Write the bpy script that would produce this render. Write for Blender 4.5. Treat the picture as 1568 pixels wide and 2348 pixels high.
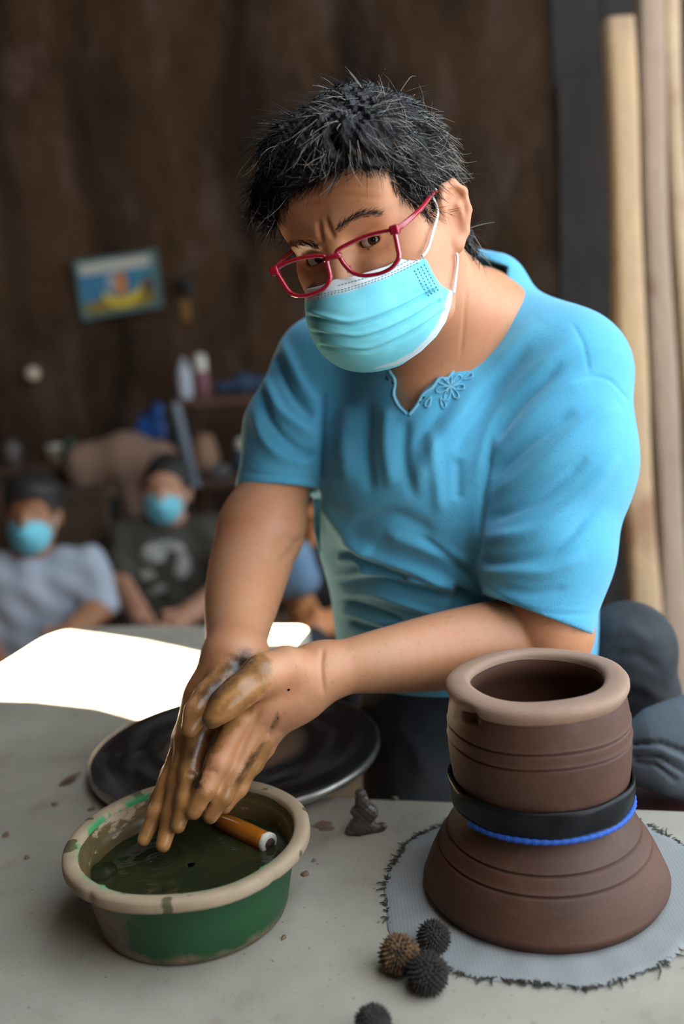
import bpy, math, random
import numpy as np
from mathutils import Vector, Matrix
from mathutils.bvhtree import BVHTree
random.seed(7); RNG = np.random.default_rng(7)
for o in list(bpy.data.objects): bpy.data.objects.remove(o)
SC = bpy.context.scene
COL = SC.collection

# ------------------------------------------------------------------ camera
FPX, CX, CY = 2283.0, 784.0, 1174.0          # 35 mm lens on a 36 mm tall frame
CAM_H = 0.535
PITCH, ROLL = math.radians(10.8), math.radians(4.45)
_fw = np.array([0, math.cos(PITCH), -math.sin(PITCH)])
_up = np.array([0, math.sin(PITCH), math.cos(PITCH)])
_rt = np.array([1.0, 0, 0])
CR = math.cos(ROLL)*_rt - math.sin(ROLL)*_up
CU = math.sin(ROLL)*_rt + math.cos(ROLL)*_up
CC = np.array([0, 0, CAM_H])
CAMM = np.stack([CR, CU, -_fw])              # rows: camera axes in world
def to_world(p): return np.asarray(p) @ CAMM + CC
def to_cam(p): return (np.asarray(p) - CC) @ CAMM.T
def ray(px, py): return (px-CX)/FPX*CR - (py-CY)/FPX*CU + _fw
def on_z(px, py, z=0.0):
    d = ray(px, py); return CC + (z-CAM_H)/d[2]*d
def at(px, py, d): return CC + d*ray(px, py)
def cm(px, py, d): return np.array([(px-CX)/FPX*d, -(py-CY)/FPX*d, -d])

cam = bpy.data.cameras.new('camera'); camo = bpy.data.objects.new('camera', cam); COL.objects.link(camo)
cam.sensor_fit = 'VERTICAL'; cam.sensor_height = 36.0; cam.lens = 35.0
cam.clip_start = 0.02
m = Matrix.Identity(4)
for i in range(3):
    m[i][0], m[i][1], m[i][2], m[i][3] = CR[i], CU[i], -_fw[i], CC[i]
camo.matrix_world = m
cam.dof.use_dof = True; cam.dof.focus_distance = 0.93; cam.dof.aperture_fstop = 2.2
SC.camera = camo

# ------------------------------------------------------------------ light
SC.view_settings.view_transform = 'Standard'; SC.view_settings.look = 'None'
SC.view_settings.gamma = 1.0; SC.view_settings.use_curve_mapping = False
SC.view_settings.exposure = 0.0
W = bpy.data.worlds.new('world'); SC.world = W; W.use_nodes = True
bg = W.node_tree.nodes['Background']
bg.inputs[0].default_value = (0.80, 0.91, 1.0, 1); bg.inputs[1].default_value = 4.7
SUN_DIR = np.array([-0.42, 0.50, 0.76]); SUN_DIR = SUN_DIR/np.linalg.norm(SUN_DIR)   # towards the sun
sl = bpy.data.lights.new('sun', 'SUN'); sl.energy = 260.0; sl.color = (1.0, 0.82, 0.58); sl.angle = math.radians(0.35)
so = bpy.data.objects.new('sun', sl); COL.objects.link(so)
so.rotation_euler = Vector(SUN_DIR).to_track_quat('Z', 'Y').to_euler()
so.location = (-3, 3, 5)

# ------------------------------------------------------------------ materials
MATS = {}
def newmat(name):
    mt = bpy.data.materials.new(name); mt.use_nodes = True
    nt = mt.node_tree; b = nt.nodes['Principled BSDF']; MATS[name] = mt
    return mt, nt, b
def N(nt, typ, **kw):
    n = nt.nodes.new(typ)
    for k, v in kw.items(): setattr(n, k, v)
    return n
def noise_fac(nt, scale, detail=4, rough=0.55, coord='Object', stretch=None, lo=0.35, hi=0.65):
    tc = N(nt, 'ShaderNodeTexCoord'); nz = N(nt, 'ShaderNodeTexNoise')
    nz.inputs['Scale'].default_value = scale; nz.inputs['Detail'].default_value = detail; nz.inputs['Roughness'].default_value = rough
    src = tc.outputs[coord]
    if stretch:
        mp = N(nt, 'ShaderNodeMapping'); mp.inputs['Scale'].default_value = stretch
        nt.links.new(src, mp.inputs['Vector']); src = mp.outputs[0]
    nt.links.new(src, nz.inputs['Vector'])
    mr = N(nt, 'ShaderNodeMapRange'); mr.inputs[1].default_value = lo; mr.inputs[2].default_value = hi
    nt.links.new(nz.outputs['Fac'], mr.inputs[0])
    return mr.outputs[0]
def mixc(nt, fac, a, b):
    mx = N(nt, 'ShaderNodeMix', data_type='RGBA')
    for s, v in ((0, fac), (6, a), (7, b)):
        if hasattr(v, 'is_linked') or hasattr(v, 'links'): nt.links.new(v, mx.inputs[s])
        elif s == 0: mx.inputs[0].default_value = v
        else: mx.inputs[s].default_value = (*v[:3], 1)
    return mx.outputs[2]
def mathn(nt, op, a, b=0.0):
    mn = N(nt, 'ShaderNodeMath', operation=op)
    for s, v in ((0, a), (1, b)):
        if hasattr(v, 'links'): nt.links.new(v, mn.inputs[s])
        else: mn.inputs[s].default_value = v
    return mn.outputs[0]
def bump(nt, b, height, strength=0.3, dist=0.01):
    bp = N(nt, 'ShaderNodeBump'); bp.inputs['Strength'].default_value = strength; bp.inputs['Distance'].default_value = dist
    nt.links.new(height, bp.inputs['Height']); nt.links.new(bp.outputs[0], b.inputs['Normal'])
def attr(nt, name):
    a = N(nt, 'ShaderNodeAttribute'); a.attribute_name = name; return a.outputs['Fac']
def simple(name, c1, c2=None, scale=20, rough=0.7, bumpn=0.0, bscale=60, bdist=0.004, metallic=0.0, stretch=None, lo=.35, hi=.65, detail=4, spec=None):
    mt, nt, b = newmat(name)
    b.inputs['Roughness'].default_value = rough; b.inputs['Metallic'].default_value = metallic
    if spec is not None: b.inputs['Specular IOR Level'].default_value = spec
    if c2 is None: b.inputs['Base Color'].default_value = (*c1, 1)
    else: nt.links.new(mixc(nt, noise_fac(nt, scale, detail, stretch=stretch, lo=lo, hi=hi), c1, c2), b.inputs['Base Color'])
    if bumpn: bump(nt, b, noise_fac(nt, bscale, 3, lo=0, hi=1), bumpn, bdist)
    return mt

# ------------------------------------------------------------------ mesh helpers
def tag(o, label=None, cat=None, group=None, kind=None):
    if label: o['label'] = label
    if cat: o['category'] = cat
    if group: o['group'] = group
    if kind: o['kind'] = kind
    return o
def empty(name, loc=(0, 0, 0)):
    o = bpy.data.objects.new(name, None); COL.objects.link(o); o.location = loc; o.empty_display_size = 0.02
    return o
def link(name, me, mat=None, parent=None):
    o = bpy.data.objects.new(name, me); COL.objects.link(o)
    if mat is not None: me.materials.append(mat)
    if parent is not None:
        o.parent = parent
        if parent.type == 'EMPTY' or parent.location.length > 0 or parent.parent:
            bpy.context.view_layer.update()
            o.matrix_parent_inverse = parent.matrix_world.inverted()
    return o
def mesh_np(name, V, F, smooth=True):
    """V (n,3) array; F (m,4) int array (quads) or list of index lists"""
    me = bpy.data.meshes.new(name)
    if isinstance(F, np.ndarray):
        n, k = F.shape
        me.vertices.add(len(V)); me.vertices.foreach_set('co', np.asarray(V, np.float32).ravel())
        me.loops.add(n*k); me.loops.foreach_set('vertex_index', F.astype(np.int32).ravel())
        me.polygons.add(n); me.polygons.foreach_set('loop_start', np.arange(0, n*k, k, dtype=np.int32))
        me.update(calc_edges=True); me.validate()
    else:
        me.from_pydata([tuple(map(float, v)) for v in V], [], F); me.update()
    me.polygons.foreach_set('use_smooth', np.full(len(me.polygons), smooth))
    return me
def obj(name, V, F, mat, parent=None, smooth=True):
    return link(name, mesh_np(name, V, F, smooth), mat, parent)
def fattr(me, name, vals):
    a = me.attributes.new(name, 'FLOAT', 'POINT'); a.data.foreach_set('value', np.asarray(vals, np.float32))

class MB:
    """collects simple shapes into one mesh"""
    def __init__(s): s.v = []; s.f = []
    def add(s, V, F):
        n = len(s.v); s.v.extend([tuple(map(float, q)) for q in V]); s.f.extend([[i+n for i in q] for q in F]); return s
    def box(s, c, size, R=None, taper=1.0):
        V = np.array([[x, y, z] for x in (-.5, .5) for y in (-.5, .5) for z in (-.5, .5)])*np.array(size)
        V[V[:, 2] > 0, :2] *= taper
        if R is not None: V = V @ np.array(R)
        return s.add(V+np.array(c), [[0, 1, 3, 2], [4, 6, 7, 5], [0, 4, 5, 1], [2, 3, 7, 6], [0, 2, 6, 4], [1, 5, 7, 3]])
    def tube(s, pts, r, n=8, cap=True):
        pts = np.asarray(pts, float); m = len(pts)
        r = np.full(m, r) if np.isscalar(r) else np.asarray(r, float)
        T = np.gradient(pts, axis=0); T /= np.linalg.norm(T, axis=1)[:, None]+1e-12
        a = np.array([0, 0, 1.]) if abs(T[0][2]) < .9 else np.array([1., 0, 0])
        u = np.cross(T[0], a); u /= np.linalg.norm(u); V = []
        for i in range(m):
            u = u-T[i]*(u@T[i]); u /= np.linalg.norm(u)+1e-12; w = np.cross(T[i], u)
            for k in range(n):
                t = 2*math.pi*k/n; V.append(pts[i]+r[i]*(math.cos(t)*u+math.sin(t)*w))
        F = [[i*n+k, i*n+(k+1) % n, (i+1)*n+(k+1) % n, (i+1)*n+k] for i in range(m-1) for k in range(n)]
        if cap: F += [list(range(n))[::-1], [(m-1)*n+k for k in range(n)]]
        return s.add(V, F)
    def lathe(s, prof, c=(0, 0, 0), n=64, wob=None):
        V = []; m = len(prof)
        for i, (r, z) in enumerate(prof):
            for k in range(n):
                t = 2*math.pi*k/n; dr, dz = (wob(t, r, z) if wob else (0, 0))
                V.append((c[0]+(r+dr)*math.cos(t), c[1]+(r+dr)*math.sin(t), c[2]+z+dz))
        F = [[i*n+k, i*n+(k+1) % n, (i+1)*n+(k+1) % n, (i+1)*n+k] for i in range(m-1) for k in range(n)]
        return s.add(V, F)
    def disc_fan(s, c, r, n=32, seg=None):
        V = [c]+[(c[0]+r*math.cos(2*math.pi*k/n), c[1]+r*math.sin(2*math.pi*k/n), c[2]) for k in range(n)]
        return s.add(V, [[0, 1+k, 1+(k+1) % n] for k in range(n)])
    def build(s, name, mat, parent=None, smooth=False, bevel=0, seg=2):
        o = obj(name, s.v, s.f, mat, parent, smooth)
        if bevel:
            b = o.modifiers.new('bevel', 'BEVEL'); b.width = bevel; b.segments = seg; b.limit_method = 'ANGLE'
        return o
def catmull(pts, n=8, closed=False):
    P = np.asarray(pts, float); out = []
    m = len(P); rng = range(m if closed else m-1)
    for i in rng:
        if closed: a, b, c, d = P[(i-1) % m], P[i], P[(i+1) % m], P[(i+2) % m]
        else: a, b, c, d = P[max(i-1, 0)], P[i], P[i+1], P[min(i+2, m-1)]
        for k in range(n):
            t = k/n
            out.append(.5*((2*b)+(c-a)*t+(2*a-5*b+4*c-d)*t*t+(3*b-a-3*c+d)*t**3))
    if not closed: out.append(P[-1])
    return np.array(out)

# ------------------------------------------------------------------ signed-distance modeller (sparse surface nets)
def cap(a, b, ra, rb):
    a = np.asarray(a, float); b = np.asarray(b, float); ba = b-a; bb = ba@ba+1e-12
    def fn(p):
        q = p-a; h = np.clip((q@ba)/bb, 0, 1)
        return np.sqrt(((q-h[:, None]*ba)**2).sum(1))-(ra+h*(rb-ra))
    return fn
def ell(c, r, M=None):
    c = np.asarray(c, float); r = np.asarray(r, float)
    def fn(p):
        q = p-c
        if M is not None: q = q @ np.asarray(M).T
        k0 = np.sqrt(((q/r)**2).sum(1)); k1 = np.sqrt(((q/(r*r))**2).sum(1))+1e-9
        return k0*(k0-1)/k1
    return fn
def half(c, n):
    c = np.asarray(c, float); n = np.asarray(n, float); n = n/np.linalg.norm(n)
    return lambda p: (p-c)@n
class Field:
    def __init__(s): s.ops = []
    def add(s, fn, k=0.01): s.ops.append(('u', fn, k)); return s
    def sub(s, fn, k=0.004): s.ops.append(('s', fn, k)); return s
    def isect(s, fn, k=0.002): s.ops.append(('i', fn, k)); return s
    def chain(s, pts, radii, k=0.01):
        for i in range(len(pts)-1): s.add(cap(pts[i], pts[i+1], radii[i], radii[i+1]), k)
        return s
    def off(s, d):
        g = Field(); g.ops = [(m_, (lambda p, fn=fn: fn(p)+d) if m_ == 'u' else fn, k) for m_, fn, k in s.ops]; return g
    def copy(s): g = Field(); g.ops = list(s.ops); return g
    @staticmethod
    def _mix(mode, a, d, k):
        if mode == 'u':
            h = np.maximum(k-np.abs(a-d), 0)/k; return np.minimum(a, d)-h*h*k*.25
        e = -d if mode == 's' else d
        h = np.maximum(k-np.abs(a-e), 0)/k; return np.maximum(a, e)+h*h*k*.25
    def value(s, P):
        v = np.full(len(P), 1.0)
        for mode, fn, k in s.ops: v = s._mix(mode, v, fn(P), k)
        return v
    def mesh(s, lo, hi, res, smooth=1):
        B = 8; lo = np.asarray(lo, float); hi = np.asarray(hi, float)
        nb = np.ceil((hi-lo)/(res*B)).astype(int); bs = res*B; hd = bs*math.sqrt(3)/2
        g = np.stack(np.meshgrid(*[np.arange(n) for n in nb], indexing='ij'), -1).reshape(-1, 3)
        cen = lo+(g+.5)*bs
        dv = [fn(cen) for _, fn, _ in s.ops]; f = np.full(len(cen), 1.0)
        for (mode, fn, k), d in zip(s.ops, dv): f = s._mix(mode, f, d, k)
        act = np.abs(f) < 1.45*hd
        g = g[act]; dv = [d[act] for d in dv]; nbk = len(g)
        off = np.stack(np.meshgrid(*[np.arange(B+1)]*3, indexing='ij'), -1).reshape(-1, 3)
        P = (lo+(g[:, None, :]*B+off[None])*res)
        vals = np.full((nbk, (B+1)**3), 1.0)
        for (mode, fn, k), d in zip(s.ops, dv):
            idx = np.nonzero(d < 2.8*hd+2.2*k)[0] if mode != 'i' else np.nonzero(d > -2.8*hd-2.2*k)[0]
            if len(idx) == 0: continue
            q = fn(P[idx].reshape(-1, 3)).reshape(len(idx), -1)
            vals[idx] = s._mix(mode, vals[idx], q, k)
        vals = vals.reshape(nbk, B+1, B+1, B+1)
        cs = []
        for dx in (0, 1):
            for dy in (0, 1):
                for dz in (0, 1): cs.append(vals[:, dx:dx+B, dy:dy+B, dz:dz+B])
        st = np.stack(cs, -1); ins = st < 0; na = ins.sum(-1)
        bi, i, j, k_ = np.nonzero((na > 0) & (na < 8))
        cv = st[bi, i, j, k_]
        I = g[bi]*B+np.stack([i, j, k_], 1)
        corner = np.array([[a, b, c] for a in (0, 1) for b in (0, 1) for c in (0, 1)], float)
        acc = np.zeros((len(I), 3)); cnt = np.zeros(len(I))
        for a in range(8):
            for b in range(a+1, 8):
                if np.abs(corner[a]-corner[b]).sum() != 1: continue
                va, vb = cv[:, a], cv[:, b]; x = (va < 0) != (vb < 0)
                t = va[x]/(va[x]-vb[x]); acc[x] += corner[a]+t[:, None]*(corner[b]-corner[a]); cnt[x] += 1
        V = lo+(I+acc/cnt[:, None])*res
        D = nb*B+2
        key = ((I[:, 0]+1)*D[1]+(I[:, 1]+1))*D[2]+(I[:, 2]+1)
        order = np.argsort(key); key = key[order]; V = V[order]; I = I[order]; cv = cv[order]
        def find(J):
            kk = ((J[:, 0]+1)*D[1]+(J[:, 1]+1))*D[2]+(J[:, 2]+1)
            q = np.searchsorted(key, kk); q = np.minimum(q, len(key)-1); return np.where(key[q] == kk, q, -1)
        quads = []
        e = np.eye(3, dtype=int)
        for ax in range(3):
            ci = [4, 2, 1][ax]; x = (cv[:, 0] < 0) != (cv[:, ci] < 0)
            J = I[x]; a1, a2 = e[(ax+1) % 3], e[(ax+2) % 3]
            q = np.stack([find(J-a1-a2), find(J-a2), find(J), find(J-a1)], 1)
            flip = cv[x, 0] > 0
            q[flip] = q[flip][:, ::-1]
            quads.append(q[(q >= 0).all(1)])
        F = np.concatenate(quads)
        for _ in range(smooth): V = relax(V, F)
        return V, F
def relax(V, F, w=0.5):
    n = len(V); acc = np.zeros_like(V); cnt = np.zeros(n)
    for a in range(4):
        for b in ((a+1) % 4, (a+3) % 4):
            for c in range(3): acc[:, c] += np.bincount(F[:, a], V[F[:, b], c], n)
            cnt += np.bincount(F[:, a], minlength=n)
    return V*(1-w)+w*acc/np.maximum(cnt, 1)[:, None]
def vnormals(V, F):
    nn = np.cross(V[F[:, 2]]-V[F[:, 0]], V[F[:, 3]]-V[F[:, 1]]); out = np.zeros_like(V)
    for a in range(4):
        for c in range(3): out[:, c] += np.bincount(F[:, a], nn[:, c], len(V))
    return out/(np.linalg.norm(out, axis=1)[:, None]+1e-12)
def polydist(q, poly, closed=False):
    """distance of 2-D points q to a polyline"""
    poly = np.asarray(poly, float); d = np.full(len(q), 1e9); tt = np.zeros(len(q)); m = len(poly)
    L = m if closed else m-1
    for i in range(L):
        a = poly[i]; b = poly[(i+1) % m]; ba = b-a
        h = np.clip(((q-a)@ba)/(ba@ba+1e-9), 0, 1); e = np.sqrt(((q-a-h[:, None]*ba)**2).sum(1))
        better = e < d; d = np.where(better, e, d); tt = np.where(better, (i+h)/L, tt)
    return d, tt
def poly_sd(q, poly):
    poly = np.asarray(poly, float); d, _ = polydist(q, poly, True); ins = np.zeros(len(q), bool); m = len(poly)
    for i in range(m):
        a = poly[i]; b = poly[(i+1) % m]
        c = ((a[1] > q[:, 1]) != (b[1] > q[:, 1]))
        with np.errstate(divide='ignore', invalid='ignore'):
            xx = (b[0]-a[0])*(q[:, 1]-a[1])/(b[1]-a[1])+a[0]
        ins ^= c & (q[:, 0] < xx)
    return np.where(ins, -d, d)
def pix(P):  # camera-space points -> pixels of the 1568 x 2348 frame
    return np.stack([CX+FPX*P[:, 0]/-P[:, 2], CY-FPX*P[:, 1]/-P[:, 2]], 1)
def prism(poly, dmin, dmax):
    """solid between two depths whose outline, seen from where the photo was taken, is poly"""
    def fn(p):
        dd = np.maximum(-p[:, 2], .05); s = poly_sd(pix(np.column_stack([p[:, :2], -dd])), poly)*dd/FPX
        return np.maximum(s, np.maximum(dmin-dd, dd-dmax))
    return fn
def stroke(V, Nn, poly, width, amp, fade=True):
    """push surface points along their normals near a fold line"""
    poly = np.asarray(poly, float); q = pix(V); g = 3*width
    sel = np.nonzero((q[:, 0] > poly[:, 0].min()-g) & (q[:, 0] < poly[:, 0].max()+g) & (q[:, 1] > poly[:, 1].min()-g) & (q[:, 1] < poly[:, 1].max()+g))[0]
    if len(sel) == 0: return V
    P = V[sel]; d, t = polydist(q[sel], poly); w = np.exp(-(d/width)**2)
    if fade: w *= np.clip(np.minimum(t, 1-t)*5+.12, 0, 1)
    w *= np.clip((Nn[sel]*(-P/np.linalg.norm(P, axis=1)[:, None])).sum(1)*2.5, 0, 1)
    V = V.copy(); V[sel] += Nn[sel]*(amp*w)[:, None]
    return V
def bvh_of(V, F): return BVHTree.FromPolygons([tuple(v) for v in V], [tuple(int(i) for i in q) for q in F])
def hit(bvh, px, py):
    d = Vector(cm(px, py, 1.0)); d.normalize()
    loc, nr, _, _ = bvh.ray_cast(Vector((0, 0, 0)), d)
    return (None, None) if loc is None else (np.array(loc), np.array(nr))
# ------------------------------------------------------------------ the room
def wall_mat(name, c1, c2, c3, streak=True, rough=.95):
    mt, nt, b = newmat(name); b.inputs['Roughness'].default_value = rough; b.inputs['Specular IOR Level'].default_value = .15
    f1 = noise_fac(nt, 2.3, 6, .62, stretch=(1.3, 1, .75), lo=.40, hi=.60)
    f2 = noise_fac(nt, 4.6, 6, .65, stretch=(1.3, 1, .6), lo=.50, hi=.70)
    f3 = noise_fac(nt, 2.0, 4, .55, stretch=(2.2, 1, .55), lo=.48, hi=.66)
    c = mixc(nt, f1, c1, c2); c = mixc(nt, f2, c, c3); c = mixc(nt, mathn(nt, 'MULTIPLY', f3, .8), c, (.014, .0095, .007))
    nt.links.new(c, b.inputs['Base Color']); bump(nt, b, noise_fac(nt, 14, 5, lo=0, hi=1), .6, .03)
    return mt
M_wall = wall_mat('mud_wall', (.054, .031, .017), (.084, .048, .026), (.115, .078, .060))
M_dark = wall_mat('dark_wall', (.020, .016, .013), (.03, .022, .016), (.045, .032, .024))  # darker tones for the right end of the back wall
M_roof = simple('roof_sheet', (.055, .05, .045), (.09, .07, .055), 6, .8)
M_floor = simple('earth_floor', (.16, .10, .055), (.22, .14, .08), 5, .95, .4, 30, .01)
FZ = -0.72; RZ = 2.15
def grid_wall(name, o, u, v, nu, nv, amp, mat, seed=0):
    """uneven plastered wall: o corner, u and v edge vectors"""
    r = np.random.default_rng(seed); o, u, v = map(np.asarray, (o, u, v)); n = np.cross(u, v).astype(float); n /= np.linalg.norm(n)
    h = np.zeros((nu+1, nv+1))
    a, b = np.meshgrid(np.linspace(0, 1, nu+1), np.linspace(0, 1, nv+1), indexing='ij')
    for _ in range(14):
        fx, fy, ph = r.uniform(1, 12), r.uniform(1, 9), r.uniform(0, 6.3, 2)
        h += np.sin(a*fx*3+ph[0])*np.sin(b*fy*3+ph[1])
    V = (o+a[..., None]*u+b[..., None]*v+n*(amp*h/4)[..., None]).reshape(-1, 3)
    idx = np.arange((nu+1)*(nv+1)).reshape(nu+1, nv+1)
    F = np.stack([idx[:-1, :-1], idx[1:, :-1], idx[1:, 1:], idx[:-1, 1:]], -1).reshape(-1, 4)
    w = obj(name, V, F, mat); w['kind'] = 'structure'; return w
YB = 4.3
grid_wall('wall_back', (-2.6, YB, FZ), (3.65, 0, 0), (0, 0, RZ-FZ+.05), 60, 50, .012, M_wall, 1)
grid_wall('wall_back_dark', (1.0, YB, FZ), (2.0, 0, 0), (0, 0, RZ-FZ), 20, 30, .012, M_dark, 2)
grid_wall('wall_left', (-2.4, -1.0, FZ), (0, 5.45, 0), (0, 0, RZ-FZ+.05), 40, 30, .01, M_wall, 3)
grid_wall('light_block_front', (.95, -.9, FZ), (-3.5, 0, 0), (0, 0, RZ-FZ), 30, 20, .01, M_wall, 4)  # added out of view to hold back frontal sky light
grid_wall('light_block_low', (1.9, 2.7, FZ), (0, -3.6, 0), (0, 0, .62), 30, 8, .01, M_wall, 5)  # added unseen; its height limits the low light from the right
fl = MB().box((0, 1.4, FZ-.05), (8, 7, .1)).build('floor', M_floor); fl['kind'] = 'structure'
# unseen roof sheet; edge and two holes shaped to place sky light and sun
def roofpt(px, py):
    q = on_z(px, py, .0); return q+SUN_DIR*(RZ/SUN_DIR[2])
h1 = [roofpt(*q) for q in [(-330, 1592), (-120, 1600), (90, 1606), (230, 1622), (330, 1650), (420, 1640), (470, 1600), (520, 1560), (540, 1520), (430, 1494), (330, 1473), (230, 1458), (165, 1450), (90, 1440), (-250, 1470)]]
h2 = [roofpt(*q) for q in [(600, 1476), (700, 1472), (742, 1440), (742, 1422), (590, 1425)]]
h3 = [roofpt(*q) for q in [(-130, 1885), (30, 1880), (75, 1912), (150, 1955), (170, 1985), (60, 2010), (-100, 2040)]]
from mathutils.geometry import tessellate_polygon
outer = [(-2.6, -1.05, RZ), (.20, -1.05, RZ), (.20, 1.75, RZ), (3.1, 1.75, RZ), (3.1, 4.5, RZ), (-2.6, 4.5, RZ)]
loops = [[Vector((q[0], q[1], RZ)) for q in L] for L in (outer, h1, h2)]
tris = tessellate_polygon(loops); flat = [q for L in loops for q in L]
rf = obj('ceiling', [tuple(q) for q in flat], [list(t) for t in tris], M_roof, smooth=False); rf['kind'] = 'structure'
sd = rf.modifiers.new('thick', 'SOLIDIFY'); sd.thickness = .006

# dark board partition behind the poles, board by board
M_board = simple('dark_board', (.006, .005, .004), (.011, .009, .0075), 7, .85, .35, 25, .01, stretch=(6, 6, .5))
part = empty('wall_right', (1.0, 2.55, FZ)); part['kind'] = 'structure'
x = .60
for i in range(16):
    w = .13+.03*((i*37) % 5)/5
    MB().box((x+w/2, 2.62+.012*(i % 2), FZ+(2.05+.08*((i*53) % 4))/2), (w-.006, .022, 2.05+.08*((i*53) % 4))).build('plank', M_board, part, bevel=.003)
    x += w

# ------------------------------------------------------------------ worktable
def canvas_mat():
    mt, nt, b = newmat('table_canvas'); b.inputs['Roughness'].default_value = .85; b.inputs['Specular IOR Level'].default_value = .25
    c = mixc(nt, noise_fac(nt, 7, 6, .6, lo=.35, hi=.7), (.35, .322, .268), (.255, .232, .19))
    c = mixc(nt, mathn(nt, 'MULTIPLY', noise_fac(nt, 14, 6, .7, lo=.56, hi=.74), .5), c, (.22, .165, .115))
    c = mixc(nt, mathn(nt, 'MULTIPLY', noise_fac(nt, 160, 2, .5, lo=.68, hi=.74), .6), c, (.12, .09, .06))
    nt.links.new(c, b.inputs['Base Color'])
    bump(nt, b, noise_fac(nt, 420, 3, lo=0, hi=1), .25, .0015)
    return mt
M_canvas = canvas_mat()
M_edge = simple('table_side', (.52, .42, .36), (.42, .33, .28), 9, .9)
M_leg = simple('table_leg_wood', (.16, .09, .05), (.1, .06, .035), 8, .8, stretch=(5, 5, .6))
TO = np.array([-.225, 1.12]); E1 = np.array([.97, -.2425]); E2 = np.array([.2425, .97])
def tb(a, b, z=0): q = TO+a*E1+b*E2; return (q[0], q[1], z)
outline = []
def arc(cx, cy, r, a0, a1, n=8):
    return [(cx+r*math.cos(math.radians(a0+(a1-a0)*i/n)), cy+r*math.sin(math.radians(a0+(a1-a0)*i/n))) for i in range(n+1)]
outline += arc(-.03, .635-.022, .03, 0, 90) + arc(-.507+.10, .643-.10, .10, 90, 180)
outline += arc(-.507+.05, -.62+.05, .05, 180, 270) + arc(.95-.05, -.62+.05, .05, 270, 360) + arc(.95-.04, -.04, .04, 0, 90) + arc(.012, .012, .012, 270, 180, 4)
table = empty('worktable', tb(.2, -.3, FZ))
tag(table, 'large pale grey canvas-topped L-shaped worktable with clay stains', 'table')
n = len(outline); TH = .045
prof = [(.0, 0.0), (-.0018, .0), (.0, -.0)]  # rounded edge: inset, z
rings = [(-.016, 0), (-.008, -.0012), (-.003, -.004), (0, -.010), (0, -.036), (-.004, -TH)]
P2 = np.array(outline); T2 = np.roll(P2, -1, 0)-np.roll(P2, 1, 0); T2 /= np.linalg.norm(T2, axis=1)[:, None]; N2 = np.stack([T2[:, 1], -T2[:, 0]], 1)
V = []; F = []
for ins, z in rings: V += [tb(*(P2[i]+N2[i]*ins), z) for i in range(n)]
for k in range(len(rings)-1): F += [[k*n+i, (k+1)*n+i, (k+1)*n+(i+1) % n, k*n+(i+1) % n] for i in range(n)]
F += [list(range(n)), [(len(rings)-1)*n+i for i in range(n)][::-1]]
top = obj('tabletop', V, F, M_canvas, table, smooth=False)
for a, b in ((-.45, .56), (-.06, .56), (-.45, -.55), (.88, -.55), (.88, -.08)):
    MB().box((*tb(a, b)[:2], (FZ-TH)/2), (.06, .06, -FZ-TH)).build('leg', M_leg, table, bevel=.004)

# ------------------------------------------------------------------ potter's wheel
def wheel_mat():
    mt, nt, b = newmat('wheel_head_metal'); b.inputs['Roughness'].default_value = .38; b.inputs['Specular IOR Level'].default_value = .55
    tc = N(nt, 'ShaderNodeTexCoord'); sx = N(nt, 'ShaderNodeSeparateXYZ'); nt.links.new(tc.outputs['Object'], sx.inputs[0])
    r = mathn(nt, 'SQRT', mathn(nt, 'ADD', mathn(nt, 'MULTIPLY', sx.outputs[0], sx.outputs[0]), mathn(nt, 'MULTIPLY', sx.outputs[1], sx.outputs[1])))
    th = N(nt, 'ShaderNodeMath', operation='ARCTAN2'); nt.links.new(sx.outputs[1], th.inputs[0]); nt.links.new(sx.outputs[0], th.inputs[1])
    cv = N(nt, 'ShaderNodeCombineXYZ'); nt.links.new(mathn(nt, 'MULTIPLY', r, 46), cv.inputs[0]); nt.links.new(mathn(nt, 'MULTIPLY', th.outputs[0], 1.1), cv.inputs[1])
    nz = N(nt, 'ShaderNodeTexNoise'); nz.inputs['Scale'].default_value = 1.0; nz.inputs['Detail'].default_value = 5; nt.links.new(cv.outputs[0], nz.inputs['Vector'])
    mr = N(nt, 'ShaderNodeMapRange'); mr.inputs[1].default_value = .45; mr.inputs[2].default_value = .75; nt.links.new(nz.outputs['Fac'], mr.inputs[0])
    c = mixc(nt, mr.outputs[0], (.010, .0095, .010), (.075, .07, .07))  # lighter rings in the colour imitate the metal's ring highlights
    ce = N(nt, 'ShaderNodeMapRange'); ce.inputs[1].default_value = .094; ce.inputs[2].default_value = .080; nt.links.new(r, ce.inputs[0])
    c = mixc(nt, mathn(nt, 'MULTIPLY', ce.outputs[0], .85), c, (.20, .12, .075))
    nt.links.new(c, b.inputs['Base Color'])
    rr = N(nt, 'ShaderNodeMapRange'); rr.inputs[3].default_value = .3; rr.inputs[4].default_value = .6; nt.links.new(mr.outputs[0], rr.inputs[0]); nt.links.new(rr.outputs[0], b.inputs['Roughness'])
    bump(nt, b, nz.outputs['Fac'], .25, .003)
    return mt
M_wheel = wheel_mat()
M_steel = simple('bare_steel_edge', (.42, .40, .37), (.25, .23, .21), 30, .35, metallic=.8)
M_iron = simple('dark_iron', (.02, .02, .02), (.04, .035, .03), 20, .5)
WC = (-.157, 1.185)
wh = empty('pottery_wheel', (*WC, FZ))
tag(wh, 'round dark metal pottery wheel head smeared with dried clay', 'pottery wheel')
wd = MB().lathe([(0.0001, .0), (.03, .0003), (.066, .0008), (.07, 0), (.12, 0), (.176, 0), (.1800, -.0006)], n=128).build('wheel_head', M_wheel, None, smooth=True)
wd.location = (*WC, .022); wd.parent = wh; bpy.context.view_layer.update(); wd.matrix_parent_inverse = wh.matrix_world.inverted()
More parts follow.
